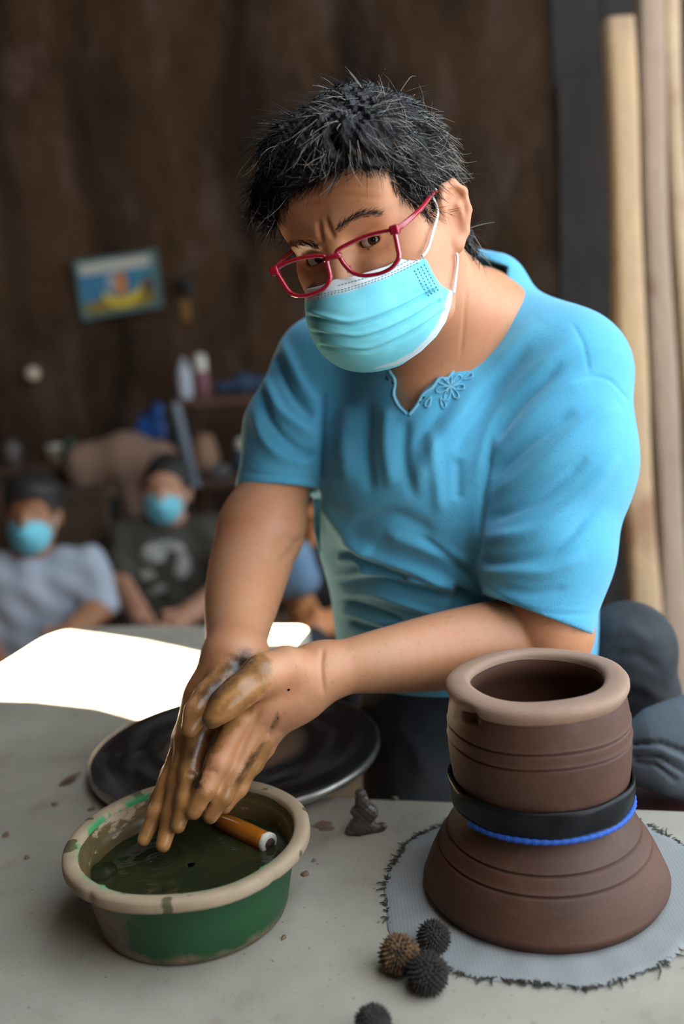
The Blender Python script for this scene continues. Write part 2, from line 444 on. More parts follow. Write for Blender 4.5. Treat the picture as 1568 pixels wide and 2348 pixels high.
MB().lathe([(.1800, .0214), (.1822, .0203), (.1826, .014), (.1815, .0115), (.178, .011), (.0001, .011)], (*WC, 0), 128).build('wheel_edge', M_steel, wh, smooth=True)
MB().lathe([(.018, .011), (.018, -.3), (.03, -.3), (.03, FZ+.08), (.16, FZ+.07), (.17, FZ+.01), (.0001, FZ+.01)], (*WC, 0), 32).build('shaft', M_iron, wh, smooth=False)

# ------------------------------------------------------------------ basin of water
BC = (-.167, .858)
def basin_mats():
    mt, nt, b = newmat('green_plastic_muddy'); b.inputs['Roughness'].default_value = .45
    g = mixc(nt, noise_fac(nt, 9, 4, lo=.3, hi=.7), (.004, .040, .012), (.010, .070, .022))
    tc = N(nt, 'ShaderNodeTexCoord'); sx = N(nt, 'ShaderNodeSeparateXYZ'); nt.links.new(tc.outputs['Object'], sx.inputs[0])
    # dried slip: left side of the wall and along the foot
    a = N(nt, 'ShaderNodeMapRange'); a.inputs[1].default_value = -.02; a.inputs[2].default_value = -.075; nt.links.new(sx.outputs[0], a.inputs[0])
    z = N(nt, 'ShaderNodeMapRange'); z.inputs[1].default_value = .016; z.inputs[2].default_value = .001; nt.links.new(sx.outputs[2], z.inputs[0])
    s = mathn(nt, 'ADD', mathn(nt, 'ADD', a.outputs[0], mathn(nt, 'MULTIPLY', z.outputs[0], .8)), mathn(nt, 'SUBTRACT', noise_fac(nt, 38, 6, .7, lo=.25, hi=.75), .55))
    sl_ = N(nt, 'ShaderNodeMapRange'); sl_.inputs[1].default_value = .2; sl_.inputs[2].default_value = .75; nt.links.new(s, sl_.inputs[0])
    nt.links.new(mixc(nt, mathn(nt, 'MULTIPLY', sl_.outputs[0], .85), g, (.20, .135, .08)), b.inputs['Base Color'])
    bump(nt, b, noise_fac(nt, 60, 5, lo=0, hi=1), .15, .003)
    mi, nt, b = newmat('muddy_inside'); b.inputs['Roughness'].default_value = .3
    c = mixc(nt, noise_fac(nt, 18, 5, .6, lo=.35, hi=.65), (.05, .045, .018), (.13, .085, .035))
    c = mixc(nt, noise_fac(nt, 26, 4, .6, stretch=(1, 1, 2.5), lo=.58, hi=.64), c, (.35, .26, .16))
    nt.links.new(c, b.inputs['Base Color'])
    mr_, nt, b = newmat('rim_dried_slip'); b.inputs['Roughness'].default_value = .8
    c = mixc(nt, noise_fac(nt, 22, 5, .6, lo=.35, hi=.7), (.36, .265, .17), (.27, .195, .125))
    c = mixc(nt, noise_fac(nt, 30, 2, .35, lo=.60, hi=.62), c, (.085, .065, .028))
    c = mixc(nt, mathn(nt, 'MULTIPLY', attr(nt, 'edge'), noise_fac(nt, 25, 4, .6, lo=.45, hi=.52)), c, (.035, .26, .09))
    nt.links.new(c, b.inputs['Base Color']); bump(nt, b, noise_fac(nt, 70, 5, lo=0, hi=1), .25, .003)
    return mt, mi, mr_
M_green, M_inside, M_rim = basin_mats()
basin = empty('plastic_basin', (*BC, 0))
tag(basin, 'round green plastic basin of muddy water with clay-crusted tan rim', 'basin')
def at_obj(o, loc, parent):
    o.location = loc; o.parent = parent; bpy.context.view_layer.update(); o.matrix_parent_inverse = parent.matrix_world.inverted(); return o
at_obj(MB().lathe([(.0001, .001), (.082, .001), (.0865, .003), (.0885, .008), (.094, .035), (.0985, .0675), (.1000, .0690)], n=96).build('outer_wall', M_green, None, smooth=True), (*BC, 0), basin)
at_obj(MB().lathe([(.0995, .0745), (.0975, .070), (.0955, .066), (.0945, .0655), (.0925, .05), (.086, .012), (.08, .006), (.0001, .005)], n=96).build('inner_wall', M_inside, None, smooth=True), (*BC, 0), basin)
def rim_w(t, r, z):
    nick = 0
    for t0, a in ((math.radians(232), .0022), (math.radians(318), .0018)):
        e = (t-t0+math.pi) % (2*math.pi)-math.pi; nick -= a*math.exp(-(e/.03)**2)
    return nick, .0007*math.sin(3*t+1)+.0005*math.sin(7*t)
rm = MB().lathe([(.0990, .0735), (.1000, .0772), (.1025, .0788), (.108, .0795), (.1125, .0788), (.1142, .0765), (.1145, .0700), (.1132, .0678), (.110, .0672), (.0998, .0680)], n=160, wob=rim_w)
ro = at_obj(rm.build('rim', M_rim, None, smooth=True), (*BC, 0), basin)
rv = np.array(rm.v); fattr(ro.data, 'edge', np.clip((.1035-np.hypot(rv[:, 0], rv[:, 1]))/.003, 0, 1))
def water_mat():
    mt, nt, b = newmat('muddy_water')
    nt.links.new(mixc(nt, noise_fac(nt, 14, 4, .6, lo=.3, hi=.7), (.030, .027, .011), (.012, .020, .008)), b.inputs['Base Color'])
    b.inputs['Roughness'].default_value = .04; b.inputs['IOR'].default_value = 1.33; b.inputs['Specular IOR Level'].default_value = .5
    bump(nt, b, noise_fac(nt, 34, 2, .4, stretch=(1, 2, 1), lo=0, hi=1), .22, .006)
    return mt
WZ = .047
M_water = water_mat()
wr = np.linspace(0, 1, 30); V = []; nn = 96
for r_ in wr[1:]:
    for k in range(nn):
        t = 2*math.pi*k/nn; x_, y_ = r_*.0922*math.cos(t), r_*.0922*math.sin(t)
        dd = math.hypot(x_-(-.032), y_-.015)
        V.append((x_, y_, .0009*math.sin(dd*330)*math.exp(-dd*26)+.0004*math.sin(x_*160+2)*math.sin(y_*130)))
F = [[i*nn+k, i*nn+(k+1) % nn, (i+1)*nn+(k+1) % nn, (i+1)*nn+k] for i in range(len(wr)-2) for k in range(nn)]+[[k for k in range(nn)]]
at_obj(obj('water', V, F, M_water, None), (*BC, WZ), basin)
# thin bubble on the water by the left wall
mt, nt, b = newmat('bubble_film'); b.inputs['Transmission Weight'].default_value = 1.0; b.inputs['Roughness'].default_value = .0; b.inputs['IOR'].default_value = 1.12
q = on_z(238, 2003, WZ); MB().lathe([(.0130*math.cos(a), .0105*math.sin(a)) for a in np.linspace(0, 1.56, 9)], (q[0], q[1], WZ+.0004), 32).build('bubble', mt, basin, smooth=True)

# amber tube floating in the basin
mt, nt, b = newmat('amber_plastic'); b.inputs['Base Color'].default_value = (.50, .15, .012, 1); b.inputs['Roughness'].default_value = .12; b.inputs['Transmission Weight'].default_value = .35
M_amber = mt; M_cream = simple('cream_plastic', (.62, .60, .53), (.5, .47, .4), 30, .5); M_hole0 = simple('tube_hole', (.05, .028, .012), rough=.8); M_black = simple('flat_black', (.008, .008, .008), rough=.7)
A = on_z(488, 1872, WZ+.006); B = on_z(612, 1932, WZ+.004)
tube = empty('amber_tube', tuple((A+B)/2)); tag(tube, 'shiny amber-brown tube with a pale end floating in the basin', 'tube')
ts = np.linspace(0, 1, 13); pts = [A+(B-A)*t for t in ts]
MB().tube(pts, [.0025, .0055, .0072, .0082, .0088, .0092, .0095, .0097, .0098, .0098, .0098, .0097, .0094], 24).build('barrel', M_amber, tube, smooth=True)
u = (B-A)/np.linalg.norm(B-A)
MB().tube([B-u*.0005, B+u*.003, B+u*.0045, B+u*.0040], [.0102, .0104, .0085, .0045], 24, cap=False).build('end_cap', M_cream, tube, smooth=True)
MB().tube([B+u*.0036, B+u*.0052], [.0062, .0056], 16).build('end_hole', M_hole0, tube, smooth=True)

# ------------------------------------------------------------------ stacked clay pots
def clay_mat(name, c1, c2, c3):
    mt, nt, b = newmat(name); b.inputs['Roughness'].default_value = .62; b.inputs['Specular IOR Level'].default_value = .35
    c = mixc(nt, noise_fac(nt, 10, 5, .6, stretch=(1, 1, 2.2), lo=.32, hi=.68), c1, c2)
    c = mixc(nt, mathn(nt, 'MULTIPLY', noise_fac(nt, 16, 5, .65, lo=.58, hi=.75), .45), c, c3)
    nt.links.new(c, b.inputs['Base Color']); bump(nt, b, noise_fac(nt, 45, 6, .7, stretch=(1, 1, 5), lo=0, hi=1), .2, .003)
    return mt
M_clay = clay_mat('leather_hard_clay', (.088, .037, .021), (.058, .025, .015), (.14, .086, .066))
M_lip = clay_mat('pale_clay_lip', (.32, .205, .145), (.25, .155, .105), (.40, .285, .21))  # paler version of the clay tones, lip only
PC = (.164, .856)
def groove(prof, zs, depth=.0020, w=.0009):
    z = np.array([p[1] for p in prof]); r = np.array([p[0] for p in prof])
    out = []
    zz = np.unique(np.concatenate([np.linspace(z.min(), z.max(), 60)]+[g+np.array([-2.2, -1, -.5, 0, .5, 1, 2.2])*w for g in zs]))[::-1]
    o_ = np.argsort(z)
    for q_ in zz:
        rr = np.interp(q_, z[o_], r[o_])
        for g in zs: rr += -depth*math.exp(-((q_-g)/w)**2)+.0007*math.exp(-((q_-g-2*w)/w)**2)
        out.append((rr, q_))
    return out
def pot_w(t, r, z):
    ch = 0
    e = (t-math.radians(214)+math.pi) % (2*math.pi)-math.pi
    if .185 < z < .203 and r > .075: ch = -.0065*math.exp(-(e/.085)**2)
    return ch+.0006*math.sin(2*t+z*30)+.0004*math.sin(5*t), .0005*math.sin(4*t+1)
jar = empty('clay_jar', (*PC, .088)); tag(jar, 'unfired brown clay jar with a wide pale lip and two incised lines', 'jar')
jp = catmull([(.0785, .1925), (.0805, .184), (.0832, .165), (.0832, .145), (.0815, .125), (.078, .105), (.070, .090)], 6)
jp = groove([tuple(q) for q in jp], (.1675, .1540))
MB().lathe(jp+[(.066, .088), (.0001, .088)], (*PC, 0), 160, pot_w).build('jar_wall', M_clay, jar, smooth=True)
MB().lathe([(.0600, .2010), (.0590, .196), (.0610, .186), (.070, .175), (.074, .15), (.073, .12), (.066, .098), (.0001, .094)], (*PC, 0), 96).build('jar_inside', M_clay, jar, smooth=True)
MB().lathe([(.0600, .2008), (.0603, .2045), (.0622, .2072), (.066, .2082), (.074, .2076), (.0795, .2062), (.0822, .2030), (.0824, .1995), (.0810, .1962), (.0785, .1925), (.0775, .1915)], (*PC, 0), 160, pot_w).build('jar_lip', M_lip, jar, smooth=True)
stand = empty('clay_pot_stand', (*PC, 0)); tag(stand, 'flared brown clay pot base with incised lines under the jar', 'pot')
sp = catmull([(.067, .0875), (.072, .085), (.0775, .077), (.0850, .067), (.0935, .054), (.1020, .040), (.1085, .026), (.1130, .0145)], 6)
sp = groove([tuple(q) for q in sp], (.0605, .0465), .0023, .0010)
MB().lathe([(.0001, .0872)]+sp+[(.1140, .0125), (.1138, .0100), (.1120, .0070), (.1095, .0025), (.1085, .0025), (.0001, .0025)], (*PC, 0), 160, lambda t, r, z: (.0007*math.sin(3*t+.5), 0)).build('stand_wall', M_clay, stand, smooth=True)
# black band with a blue cord edge, sagging round the joint
def on_cyl(px, py, rr):
    d = ray(px, py); a = d[0]**2+d[1]**2; b_ = -2*(d[0]*PC[0]+d[1]*PC[1]); c_ = PC[0]**2+PC[1]**2-rr*rr
    disc = max(b_*b_-4*a*c_, 0); t = (-b_-math.sqrt(disc))/(2*a); return CC+t*d
topx = [(1026, 1772), (1038, 1800), (1062, 1828), (1130, 1866), (1200, 1884), (1262, 1900), (1330, 1902), (1392, 1888), (1430, 1852), (1447, 1812)]
botx = [(1030, 1800), (1044, 1846), (1075, 1884), (1130, 1916), (1200, 1944), (1270, 1958), (1330, 1960), (1392, 1946), (1442, 1905), (1466, 1862)]
tp = catmull([on_cyl(x_, y_, .0835) for x_, y_ in topx], 5); bt = catmull([on_cyl(x_, y_, .0895) for x_, y_ in botx], 5)
def polar(P): return np.unwrap(np.arctan2(P[:, 1]-PC[1], P[:, 0]-PC[0])), P[:, 2]
a1, z1 = polar(tp); a2, z2 = polar(bt)
th = np.linspace(0, 2*math.pi, 121)[:-1]
lo_, hi_ = max(a1.min(), a2.min()), min(a1.max(), a2.max())
def full(a, z, t):
    t = (t-lo_) % (2*math.pi)+lo_; a_, z_ = a[np.argsort(a)], z[np.argsort(a)]
    za, zb = np.interp(hi_, a_, z_), np.interp(lo_, a_, z_)
    s_ = np.clip((t-hi_)/(2*math.pi-(hi_-lo_)), 0, 1); s_ = s_*s_*(3-2*s_)
    return np.where(t <= hi_, np.interp(t, a_, z_), za+(zb-za)*s_)
zt, zb_ = full(a1, z1, th), full(a2, z2, th)
def rad_pot(z): return max(np.interp(z, [q[1] for q in jp][::-1], [q[0] for q in jp][::-1]) if z > .09 else 0, np.interp(z, [q[1] for q in sp][::-1], [q[0] for q in sp][::-1]) if z < .09 else 0, .078)
V = []; nth = len(th); rows = 7
for layer in (0, 1):
    for i in range(rows):
        s_ = i/(rows-1)
        for k in range(nth):
            z = zt[k]*(1-s_)+zb_[k]*s_
            r_ = rad_pot(z)+(.0042 if layer == 0 else .0016)+.0008*math.sin(th[k]*9+s_*4)+.0022*math.sin(s_*math.pi)*(1-layer)
            V.append((PC[0]+r_*math.cos(th[k]), PC[1]+r_*math.sin(th[k]), z))
F = []
for layer in (0, 1):
    o_ = layer*rows*nth
    for i in range(rows-1):
        for k in range(nth):
            f_ = [o_+i*nth+k, o_+i*nth+(k+1) % nth, o_+(i+1)*nth+(k+1) % nth, o_+(i+1)*nth+k]; F.append(f_[::-1] if layer == 0 else f_)
for i in (0, rows-1):
    for k in range(nth): F.append([i*nth+k, i*nth+(k+1) % nth, rows*nth+i*nth+(k+1) % nth, rows*nth+i*nth+k])
M_rubber = simple('black_rubber', (.003, .0035, .004), (.008, .009, .010), 30, .42, spec=.2)
mt, nt, b = newmat('blue_cord'); b.inputs['Roughness'].default_value = .7
wv = N(nt, 'ShaderNodeTexWave'); wv.inputs['Scale'].default_value = 160; tc = N(nt, 'ShaderNodeTexCoord'); nt.links.new(tc.outputs['Object'], wv.inputs['Vector'])
nt.links.new(mixc(nt, wv.outputs['Fac'], (.004, .045, .26), (.012, .095, .44)), b.inputs['Base Color']); M_cord = mt
band = empty('pot_band', (*PC, .09)); tag(band, 'black rubber band with bright blue cord edge round the pots', 'band')
obj('rubber_strip', V, F, M_rubber, band)
cp = []
t0_ = np.arctan2(bt[8][1]-PC[1], bt[8][0]-PC[0]); kk = np.linspace(0, 1, 90)
for s_ in kk:
    t_ = t0_+s_*(hi_+.5-t0_ if hi_ > t0_ else 3.5); z = float(full(a2, z2, np.array([t_]))[0])-.001
    r_ = rad_pot(z)+.0045; cp.append((PC[0]+r_*math.cos(t_), PC[1]+r_*math.sin(t_), z))
MB().tube(cp, .0026+.0004*np.sin(np.arange(90)*1.9), 10).build('cord', M_cord, band, smooth=True)

# frayed round cloth under the pots
mt, nt, b = newmat('ticking_cloth'); b.inputs['Roughness'].default_value = .9
wv = N(nt, 'ShaderNodeTexWave'); wv.inputs['Scale'].default_value = 95; wv.inputs['Distortion'].default_value = .6; tc = N(nt, 'ShaderNodeTexCoord'); nt.links.new(tc.outputs['Object'], wv.inputs['Vector'])
nt.links.new(mixc(nt, wv.outputs['Fac'], (.215, .225, .225), (.245, .252, .25)), b.inputs['Base Color']); M_tick = mt
CLR = .152; cl = empty('round_cloth', (*PC, 0)); tag(cl, 'round grey cloth with frayed dark edge lying under the clay pots', 'cloth')
def clr(t): return CLR+.006*math.sin(2*t+.6)+.004*math.sin(5*t+2)+.002*math.sin(11*t)
V = [(PC[0], PC[1], .0018)]; nn = 128
for r_, z in ((.7, .0018), (.93, .0019), (.985, .0022), (1.0, .0008)):
    V += [(PC[0]+clr(2*math.pi*k/nn)*r_*math.cos(2*math.pi*k/nn), PC[1]+clr(2*math.pi*k/nn)*r_*math.sin(2*math.pi*k/nn), z+.0004*math.sin(k)) for k in range(nn)]
F = [[0, 1+k, 1+(k+1) % nn] for k in range(nn)]+[[1+i*nn+k, 1+(i+1)*nn+k, 1+(i+1)*nn+(k+1) % nn, 1+i*nn+(k+1) % nn] for i in range(3) for k in range(nn)]
obj('cloth_disc', V, F, M_tick, cl)
fr = MB(); rr_ = random.Random(3)
for k in range(560):
    t_ = rr_.uniform(0, 2*math.pi); dens = .35+.65*(math.sin(t_*3.1+.4)*.5+.5)
    if rr_.random() > dens: continue
    r0 = clr(t_)-.002+rr_.uniform(-.003, .001); L = rr_.uniform(.004, .011)*(1.9 if rr_.random() < .06 else 1)
    p0 = np.array([PC[0]+r0*math.cos(t_), PC[1]+r0*math.sin(t_), .0016]); dr = t_+rr_.uniform(-1.3, 1.3)
    p1 = p0+np.array([math.cos(dr), math.sin(dr), .1])*L*.5; p2 = p1+np.array([math.cos(dr+rr_.uniform(-.9, .9)), math.sin(dr+rr_.uniform(-.9, .9)), -.05])*L*.5
    p2[2] = max(p2[2], .0009); fr.tube([p0, p1, p2], [.0008, .0008, .0004], 4)
M_fray = simple('dark_thread', (.018, .016, .014), (.05, .043, .035), 60, .9)
tag(fr.build('fringe', M_fray, cl), kind='stuff')

# ------------------------------------------------------------------ small things on the table
M_wetclay = simple('wet_grey_clay', (.060, .046, .037), (.10, .078, .062), 50, .38, .35, 120, .003)
M_spot = simple('clay_splash', (.17, .105, .07), (.13, .08, .05), 60, .75)
q0 = on_z(838, 1908, 0); u_ = on_z(878, 1904, 0)-q0; sc = np.linalg.norm(u_); u_ = u_/sc; v_ = np.array([-u_[1], u_[0], 0]); px_ = sc/40.0
def lp(dx, up, dy=0): return q0+u_*dx*px_+v_*dy*px_+np.array([0, 0, up*px_*1.02])
lump = Field()
lump.chain([lp(-32, 8), lp(-14, 16), lp(10, 12)], [.0065, .0085, .007], .006)
lump.chain([lp(-14, 16), lp(-2, 34), lp(14, 46)], [.0085, .0078, .0078], .004)
lump.chain([lp(-18, 52), lp(4, 52), lp(14, 46)], [.006, .0072, .0075], .004)
lump.chain([lp(8, 48), lp(-2, 70), lp(-4, 92)], [.0068, .0070, .0062], .004)
lump.chain([lp(10, 10), lp(28, 5), lp(40, 10), lp(46, 12)], [.006, .004, .0035, .002], .004)
lump.isect(half((0, 0, .0), (0, 0, -1)), .001)
V, F = lump.mesh(q0-.045, q0+np.array([.05, .05, .06]), .0011, 1)
nz_ = .0007*np.sin(V[:, 0]*900)*np.sin(V[:, 1]*800+1)*np.sin(V[:, 2]*850); V = V+vnormals(V, F)*nz_[:, None]
tag(obj('clay_lump', V, F, M_wetclay), 'twisted dark wet clay lump standing on the table', 'clay')
def flat_blob(name, px, py, rpx, mat, h=.0012, seed=0, asp=1.0, rot=0.0):
    r = random.Random(seed); c = on_z(px, py, 0); d = np.linalg.norm(c-CC); R_ = rpx*d/FPX
    ph = [r.uniform(0, 6.28) for _ in range(4)]; n_ = 28; V = [(c[0], c[1], h)]
    for f_, z in ((.75, h*.9), (1.0, .0001)):
        for k in range(n_):
            t = 2*math.pi*k/n_; a = R_*f_*(1+.16*math.sin(2*t+ph[0])+.13*math.sin(3*t+ph[1])+.1*math.sin(5*t+ph[2])+.07*math.sin(9*t+ph[3]))
            x_, y_ = a*math.cos(t)*asp, a*math.sin(t); V.append((c[0]+x_*math.cos(rot)-y_*math.sin(rot), c[1]+x_*math.sin(rot)+y_*math.cos(rot), z))
    F = [[0, 1+k, 1+(k+1) % n_] for k in range(n_)]+[[1+k, 1+n_+k, 1+n_+(k+1) % n_, 1+(k+1) % n_] for k in range(n_)]
    return obj(name, V, F, mat)
tag(flat_blob('clay_splash', 742, 1894, 21, M_spot, .0008, 5, 1.15), 'flat brown clay splash beside the twisted clay lump', 'clay splash')
for i, (x_, y_, r_, lb) in enumerate([(700, 2006, 8, 'small brown clay crumb right of the basin rim'), (651, 2152, 5, 'tiny clay crumb in front of the green basin'),
        (905, 1832, 6, 'dark clay crumb near the table edge behind the splash'), (211, 1857, 7, 'dark clay crumb between the wheel and the basin'),
        (126, 1846, 6, 'small clay crumb left of the pottery wheel'), (14, 1916, 8, 'clay crumb at the left edge of the table'), (62, 1968, 5, 'tiny clay crumb left of the basin'), (720, 1975, 4, 'tiny dark speck of clay below the splash')]):
    tag(flat_blob('clay_crumb', x_, y_, r_, M_spot, .0028, 20+i, 1.2, i), lb, 'clay crumb', 'clay crumbs on the table')
mt = simple('dry_leaf', (.20, .11, .045), (.13, .07, .03), 40, .8); A = on_z(136, 1803, .001); B = on_z(186, 1775, .006); w_ = np.array([-(B-A)[1], (B-A)[0], 0]); w_ /= np.linalg.norm(w_)
V = []; F = []
for i in range(9):
    s_ = i/8; c_ = A+(B-A)*s_; h_ = .0048*math.sin(math.pi*min(s_*1.02+.02, 1))**.8+.0003
    V += [c_-w_*h_+np.array([0, 0, .002]), c_+np.array([0, 0, .0005]), c_+w_*h_+np.array([0, 0, .002+.001*s_])]
for i in range(8): F += [[i*3, i*3+1, i*3+4, i*3+3], [i*3+1, i*3+2, i*3+5, i*3+4]]
lf = obj('dry_leaf', V, F, mt); lf.modifiers.new('t', 'SOLIDIFY').thickness = .0005; tag(lf, 'curled dry brown leaf lying left of the pottery wheel', 'leaf')
tag(flat_blob('leaf_scrap', 380, 1581, 9, mt, .002, 31, 1.6, .2), 'small brown leaf scrap in the sunlit patch on the table', 'leaf')
def seed_cone(px, py, rx, ry, seed, label, c1, c2):
    r = random.Random(seed); c = on_z(px, py+ry*.45, 0); d = np.linalg.norm(c-CC); R_ = rx*d/FPX; Q = ry*d/FPX
    mb = MB(); nlat, nlon = 12, 18; cz = R_*.80
    for i in range(nlat+1):
        pass
    core = [(max(R_*.80*math.sin(math.pi*i/10), 1e-4), cz-R_*.80*math.cos(math.pi*i/10)) for i in range(11)]; mb.lathe(core, (c[0], c[1], 0), 24)
    n_ = 260; g = math.pi*(3-math.sqrt(5))
    for k in range(n_):
        z = 1-2*(k+.5)/n_; rr = math.sqrt(1-z*z); t = g*k
        nrm = np.array([rr*math.cos(t), rr*math.sin(t), z]); p = np.array([c[0], c[1], cz])+nrm*R_*.76
        a = np.cross(nrm, [0, 0, 1.]); a /= np.linalg.norm(a)+1e-9; b_ = np.cross(nrm, a); s_ = R_*.105; hgt = R_*r.uniform(.16, .30)
        tip = p+nrm*hgt+a*r.uniform(-.3, .3)*s_+b_*s_*.5
        mb.add([p+a*s_, p+b_*s_, p-a*s_, p-b_*s_, tip], [[0, 1, 4], [1, 2, 4], [2, 3, 4], [3, 0, 4]])
    m_ = simple('cone_%d' % seed, c1, c2, 160, .85); V = np.array(mb.v); V[:, 2] = np.maximum(V[:, 2], .0002); mb.v = [tuple(q) for q in V]
    return tag(mb.build('seed_cone', m_, None), label, 'seed cone', 'dark seed cones on the table')
seed_cone(918, 2205, 46, 46, 41, 'brown-black spiky seed cone, left one of the trio by the pot', (.015, .011, .008), (.16, .08, .03))
seed_cone(996, 2160, 38, 42, 42, 'black spiky seed cone of the trio, nearest the frayed cloth', (.012, .010, .009), (.03, .022, .017))
seed_cone(984, 2248, 47, 47, 43, 'black spiky seed cone of the trio, nearest the front', (.012, .010, .009), (.028, .02, .015))
seed_cone(858, 2362, 42, 42, 44, 'dark seed cone cut off by the bottom edge of the picture', (.012, .010, .009), (.03, .022, .017))
# ------------------------------------------------------------------ the potter (modelled in camera-aligned metres, then moved to the world)
HM = np.array([[.811, .130, .571], [-.345, .894, .287], [-.473, -.430, .769]])
HM[0] /= np.linalg.norm(HM[0]); HM[2] -= HM[0]*(HM[2]@HM[0]); HM[2] /= np.linalg.norm(HM[2]); HM[1] = np.cross(HM[2], HM[0])
HO = cm(862, 534, .972); HS = .97
def hl(x, y, z): return HO+HS*(np.array([x, y, z]) @ HM)
def loc(P): return ((P-HO) @ HM.T)/HS
def LF(fn): return lambda p: fn(((p-HO) @ HM.T)/HS)*HS

def skin_mat(name, base, dark, red, mudon=False):
    mt, nt, b = newmat(name); b.inputs['Roughness'].default_value = .52
    b.inputs['Subsurface Weight'].default_value = .12; b.inputs['Subsurface Radius'].default_value = (1.0, .35, .18); b.inputs['Subsurface Scale'].default_value = .006
    c = mixc(nt, noise_fac(nt, 18, 4, .6, lo=.35, hi=.68), base, red)
    c = mixc(nt, mathn(nt, 'MULTIPLY', noise_fac(nt, 140, 3, .6, lo=.58, hi=.72), .35), c, dark)
    if mudon:
        c = mixc(nt, attr(nt, 'ruddy'), c, red)
        md = attr(nt, 'mud')
        nz = noise_fac(nt, 48, 6, .75, stretch=(1, 1, 1), lo=.34, hi=.66)
        s = mathn(nt, 'SUBTRACT', mathn(nt, 'ADD', md, mathn(nt, 'MULTIPLY', nz, .9)), .75)
        mr = N(nt, 'ShaderNodeMapRange'); mr.inputs[1].default_value = .0; mr.inputs[2].default_value = .35; nt.links.new(s, mr.inputs[0])
        mudc = mixc(nt, noise_fac(nt, 32, 5, .6, lo=.38, hi=.62), (.40, .19, .055), (.17, .078, .022))
        mudc = mixc(nt, mathn(nt, 'MULTIPLY', attr(nt, 'mud_and_gaps'), noise_fac(nt, 45, 5, .6, lo=.4, hi=.55)), mudc, (.022, .014, .008))
        c = mixc(nt, mathn(nt, 'MULTIPLY', attr(nt, 'wet'), .55), c, (.40, .165, .058))
        c = mixc(nt, mathn(nt, 'MULTIPLY', mr.outputs[0], .80), c, mudc)
        c = mixc(nt, mathn(nt, 'MULTIPLY', attr(nt, 'mud_and_gaps'), noise_fac(nt, 60, 5, .6, lo=.42, hi=.6)), c, (.020, .012, .007))
        rr = N(nt, 'ShaderNodeMapRange'); rr.inputs[3].default_value = .50; rr.inputs[4].default_value = .30; nt.links.new(mr.outputs[0], rr.inputs[0]); nt.links.new(rr.outputs[0], b.inputs['Roughness'])
    nt.links.new(c, b.inputs['Base Color'])
    bump(nt, b, noise_fac(nt, 260, 4, .6, lo=0, hi=1), .16, .0012)
    return mt
M_skin = skin_mat('skin', (.50, .245, .125), (.30, .125, .06), (.50, .21, .105), True)

# ---- skeleton points: picture position and distance
SHL, ELL, WRL = (1300, 868, 1.09), (1256, 1452, 1.058), (735, 1538, .985)
SHR, ELR, WRR = (738, 868, 1.20), (598, 1215, 1.155), (540, 1505, 1.005)
body = Field()
# cranium and face
body.add(LF(ell((0, .036, -.015), (.0735, .086, .093))), .02)
body.add(LF(ell((0, -.028, .030), (.0625, .082, .056))), .03)
body.add(LF(ell((0, -.078, .050), (.040, .028, .034))), .03)
for s in (-1, 1):
    body.add(LF(cap((s*.050, -.015, .040), (s*.044, -.060, .044), .022, .020)), .025)     # cheek
    body.add(LF(cap((s*.060, -.030, .0), (s*.048, -.085, .018), .016, .016)), .03)        # jaw
    body.add(LF(cap((s*.010, .020, .0795), (s*.042, .019, .064), .0085, .0085)), .014)    # brow
    body.add(LF(ell((s*.034, .050, .060), (.03, .028, .019))), .03)
    body.add(LF(cap((s*.030, -.022, .070), (s*.048, -.018, .056), .011, .010)), .014)     # under the eye
for s in (-1, 1):
    body.sub(LF(ell((s*.033, .0, .0905), (.019, .0105, .0135))), .012)
body.add(LF(cap((0, .010, .0790), (0, -.040, .1010), .0072, .0115)), .014)                # nose
for s in (-1, 1):
    e = np.array((s*.0315, -.0018, .0655))
    body.add(LF(ell(e, (.0150, .0140, .0142))), .004)
for s in (-1, 1):
    e = np.array((s*.0315, -.0018, .0655))
    body.sub(LF(ell(e, (.0122, .0122, .0122))), .0008)
    body.sub(LF(ell(e+np.array((0, .0006, .0135)), (.0138, .0042, .0110))), .0012)
for s in (-1, 1):                                                                         # frown lines
    body.sub(LF(cap((s*.0065, .016, .0905), (s*.0045, .030, .0890), .0015, .0008)), .004)
# ears
for s in (-1, 1):
    A_ = np.array([[math.cos(.35), 0, s*math.sin(.35)], [0, math.cos(.2), -math.sin(.2)], [-s*math.sin(.35), math.sin(.2), math.cos(.35)]])
    c = np.array((s*.0795, -.010, -.012))
    body.add(LF(ell(c, (.0075, .031, .0175), A_)), .006)
    rim = [c+np.array(q) @ A_ for q in [(s*.004, -.012, .013), (s*.004, .012, .0165), (s*.005, .027, .010), (s*.006, .031, -.003), (s*.006, .022, -.015), (s*.005, .004, -.0165), (s*.003, -.016, -.009), (s*.001, -.027, .001)]]
    for i in range(1, len(rim)-1): body.add(LF(cap(rim[i], rim[i+1], .0042, .0042)), .003)
    body.add(LF(ell(c+np.array((s*.001, -.026, .004)) @ A_, (.005, .008, .0075))), .006)
    body.sub(LF(ell(c+np.array((s*.0070, -.003, .003)) @ A_, (.0068, .0150, .0095), A_)), .003)
    body.sub(LF(cap(c+np.array((s*.0080, .014, .004)) @ A_, c+np.array((s*.0080, .019, -.006)) @ A_, .0046, .0044)), .004)
# neck, shoulders, upper chest
NB = cm(1075, 775, 1.135)
body.add(cap(hl(0, -.045, -.030), NB, .058, .066), .03)
body.add(cap(cm(985, 860, 1.125), cm(1000, 1020, 1.17), .062, .07), .05)
body.add(cap(cm(1100, 720, 1.155), cm(1290, 850, 1.11), .044, .042), .05)
body.add(cap(cm(1060, 760, 1.17), cm(760, 850, 1.205), .044, .042), .05)
body.add(cap(cm(950, 960, 1.10), cm(1040, 750, 1.09), .022, .022), .03)                   # collar bone / throat
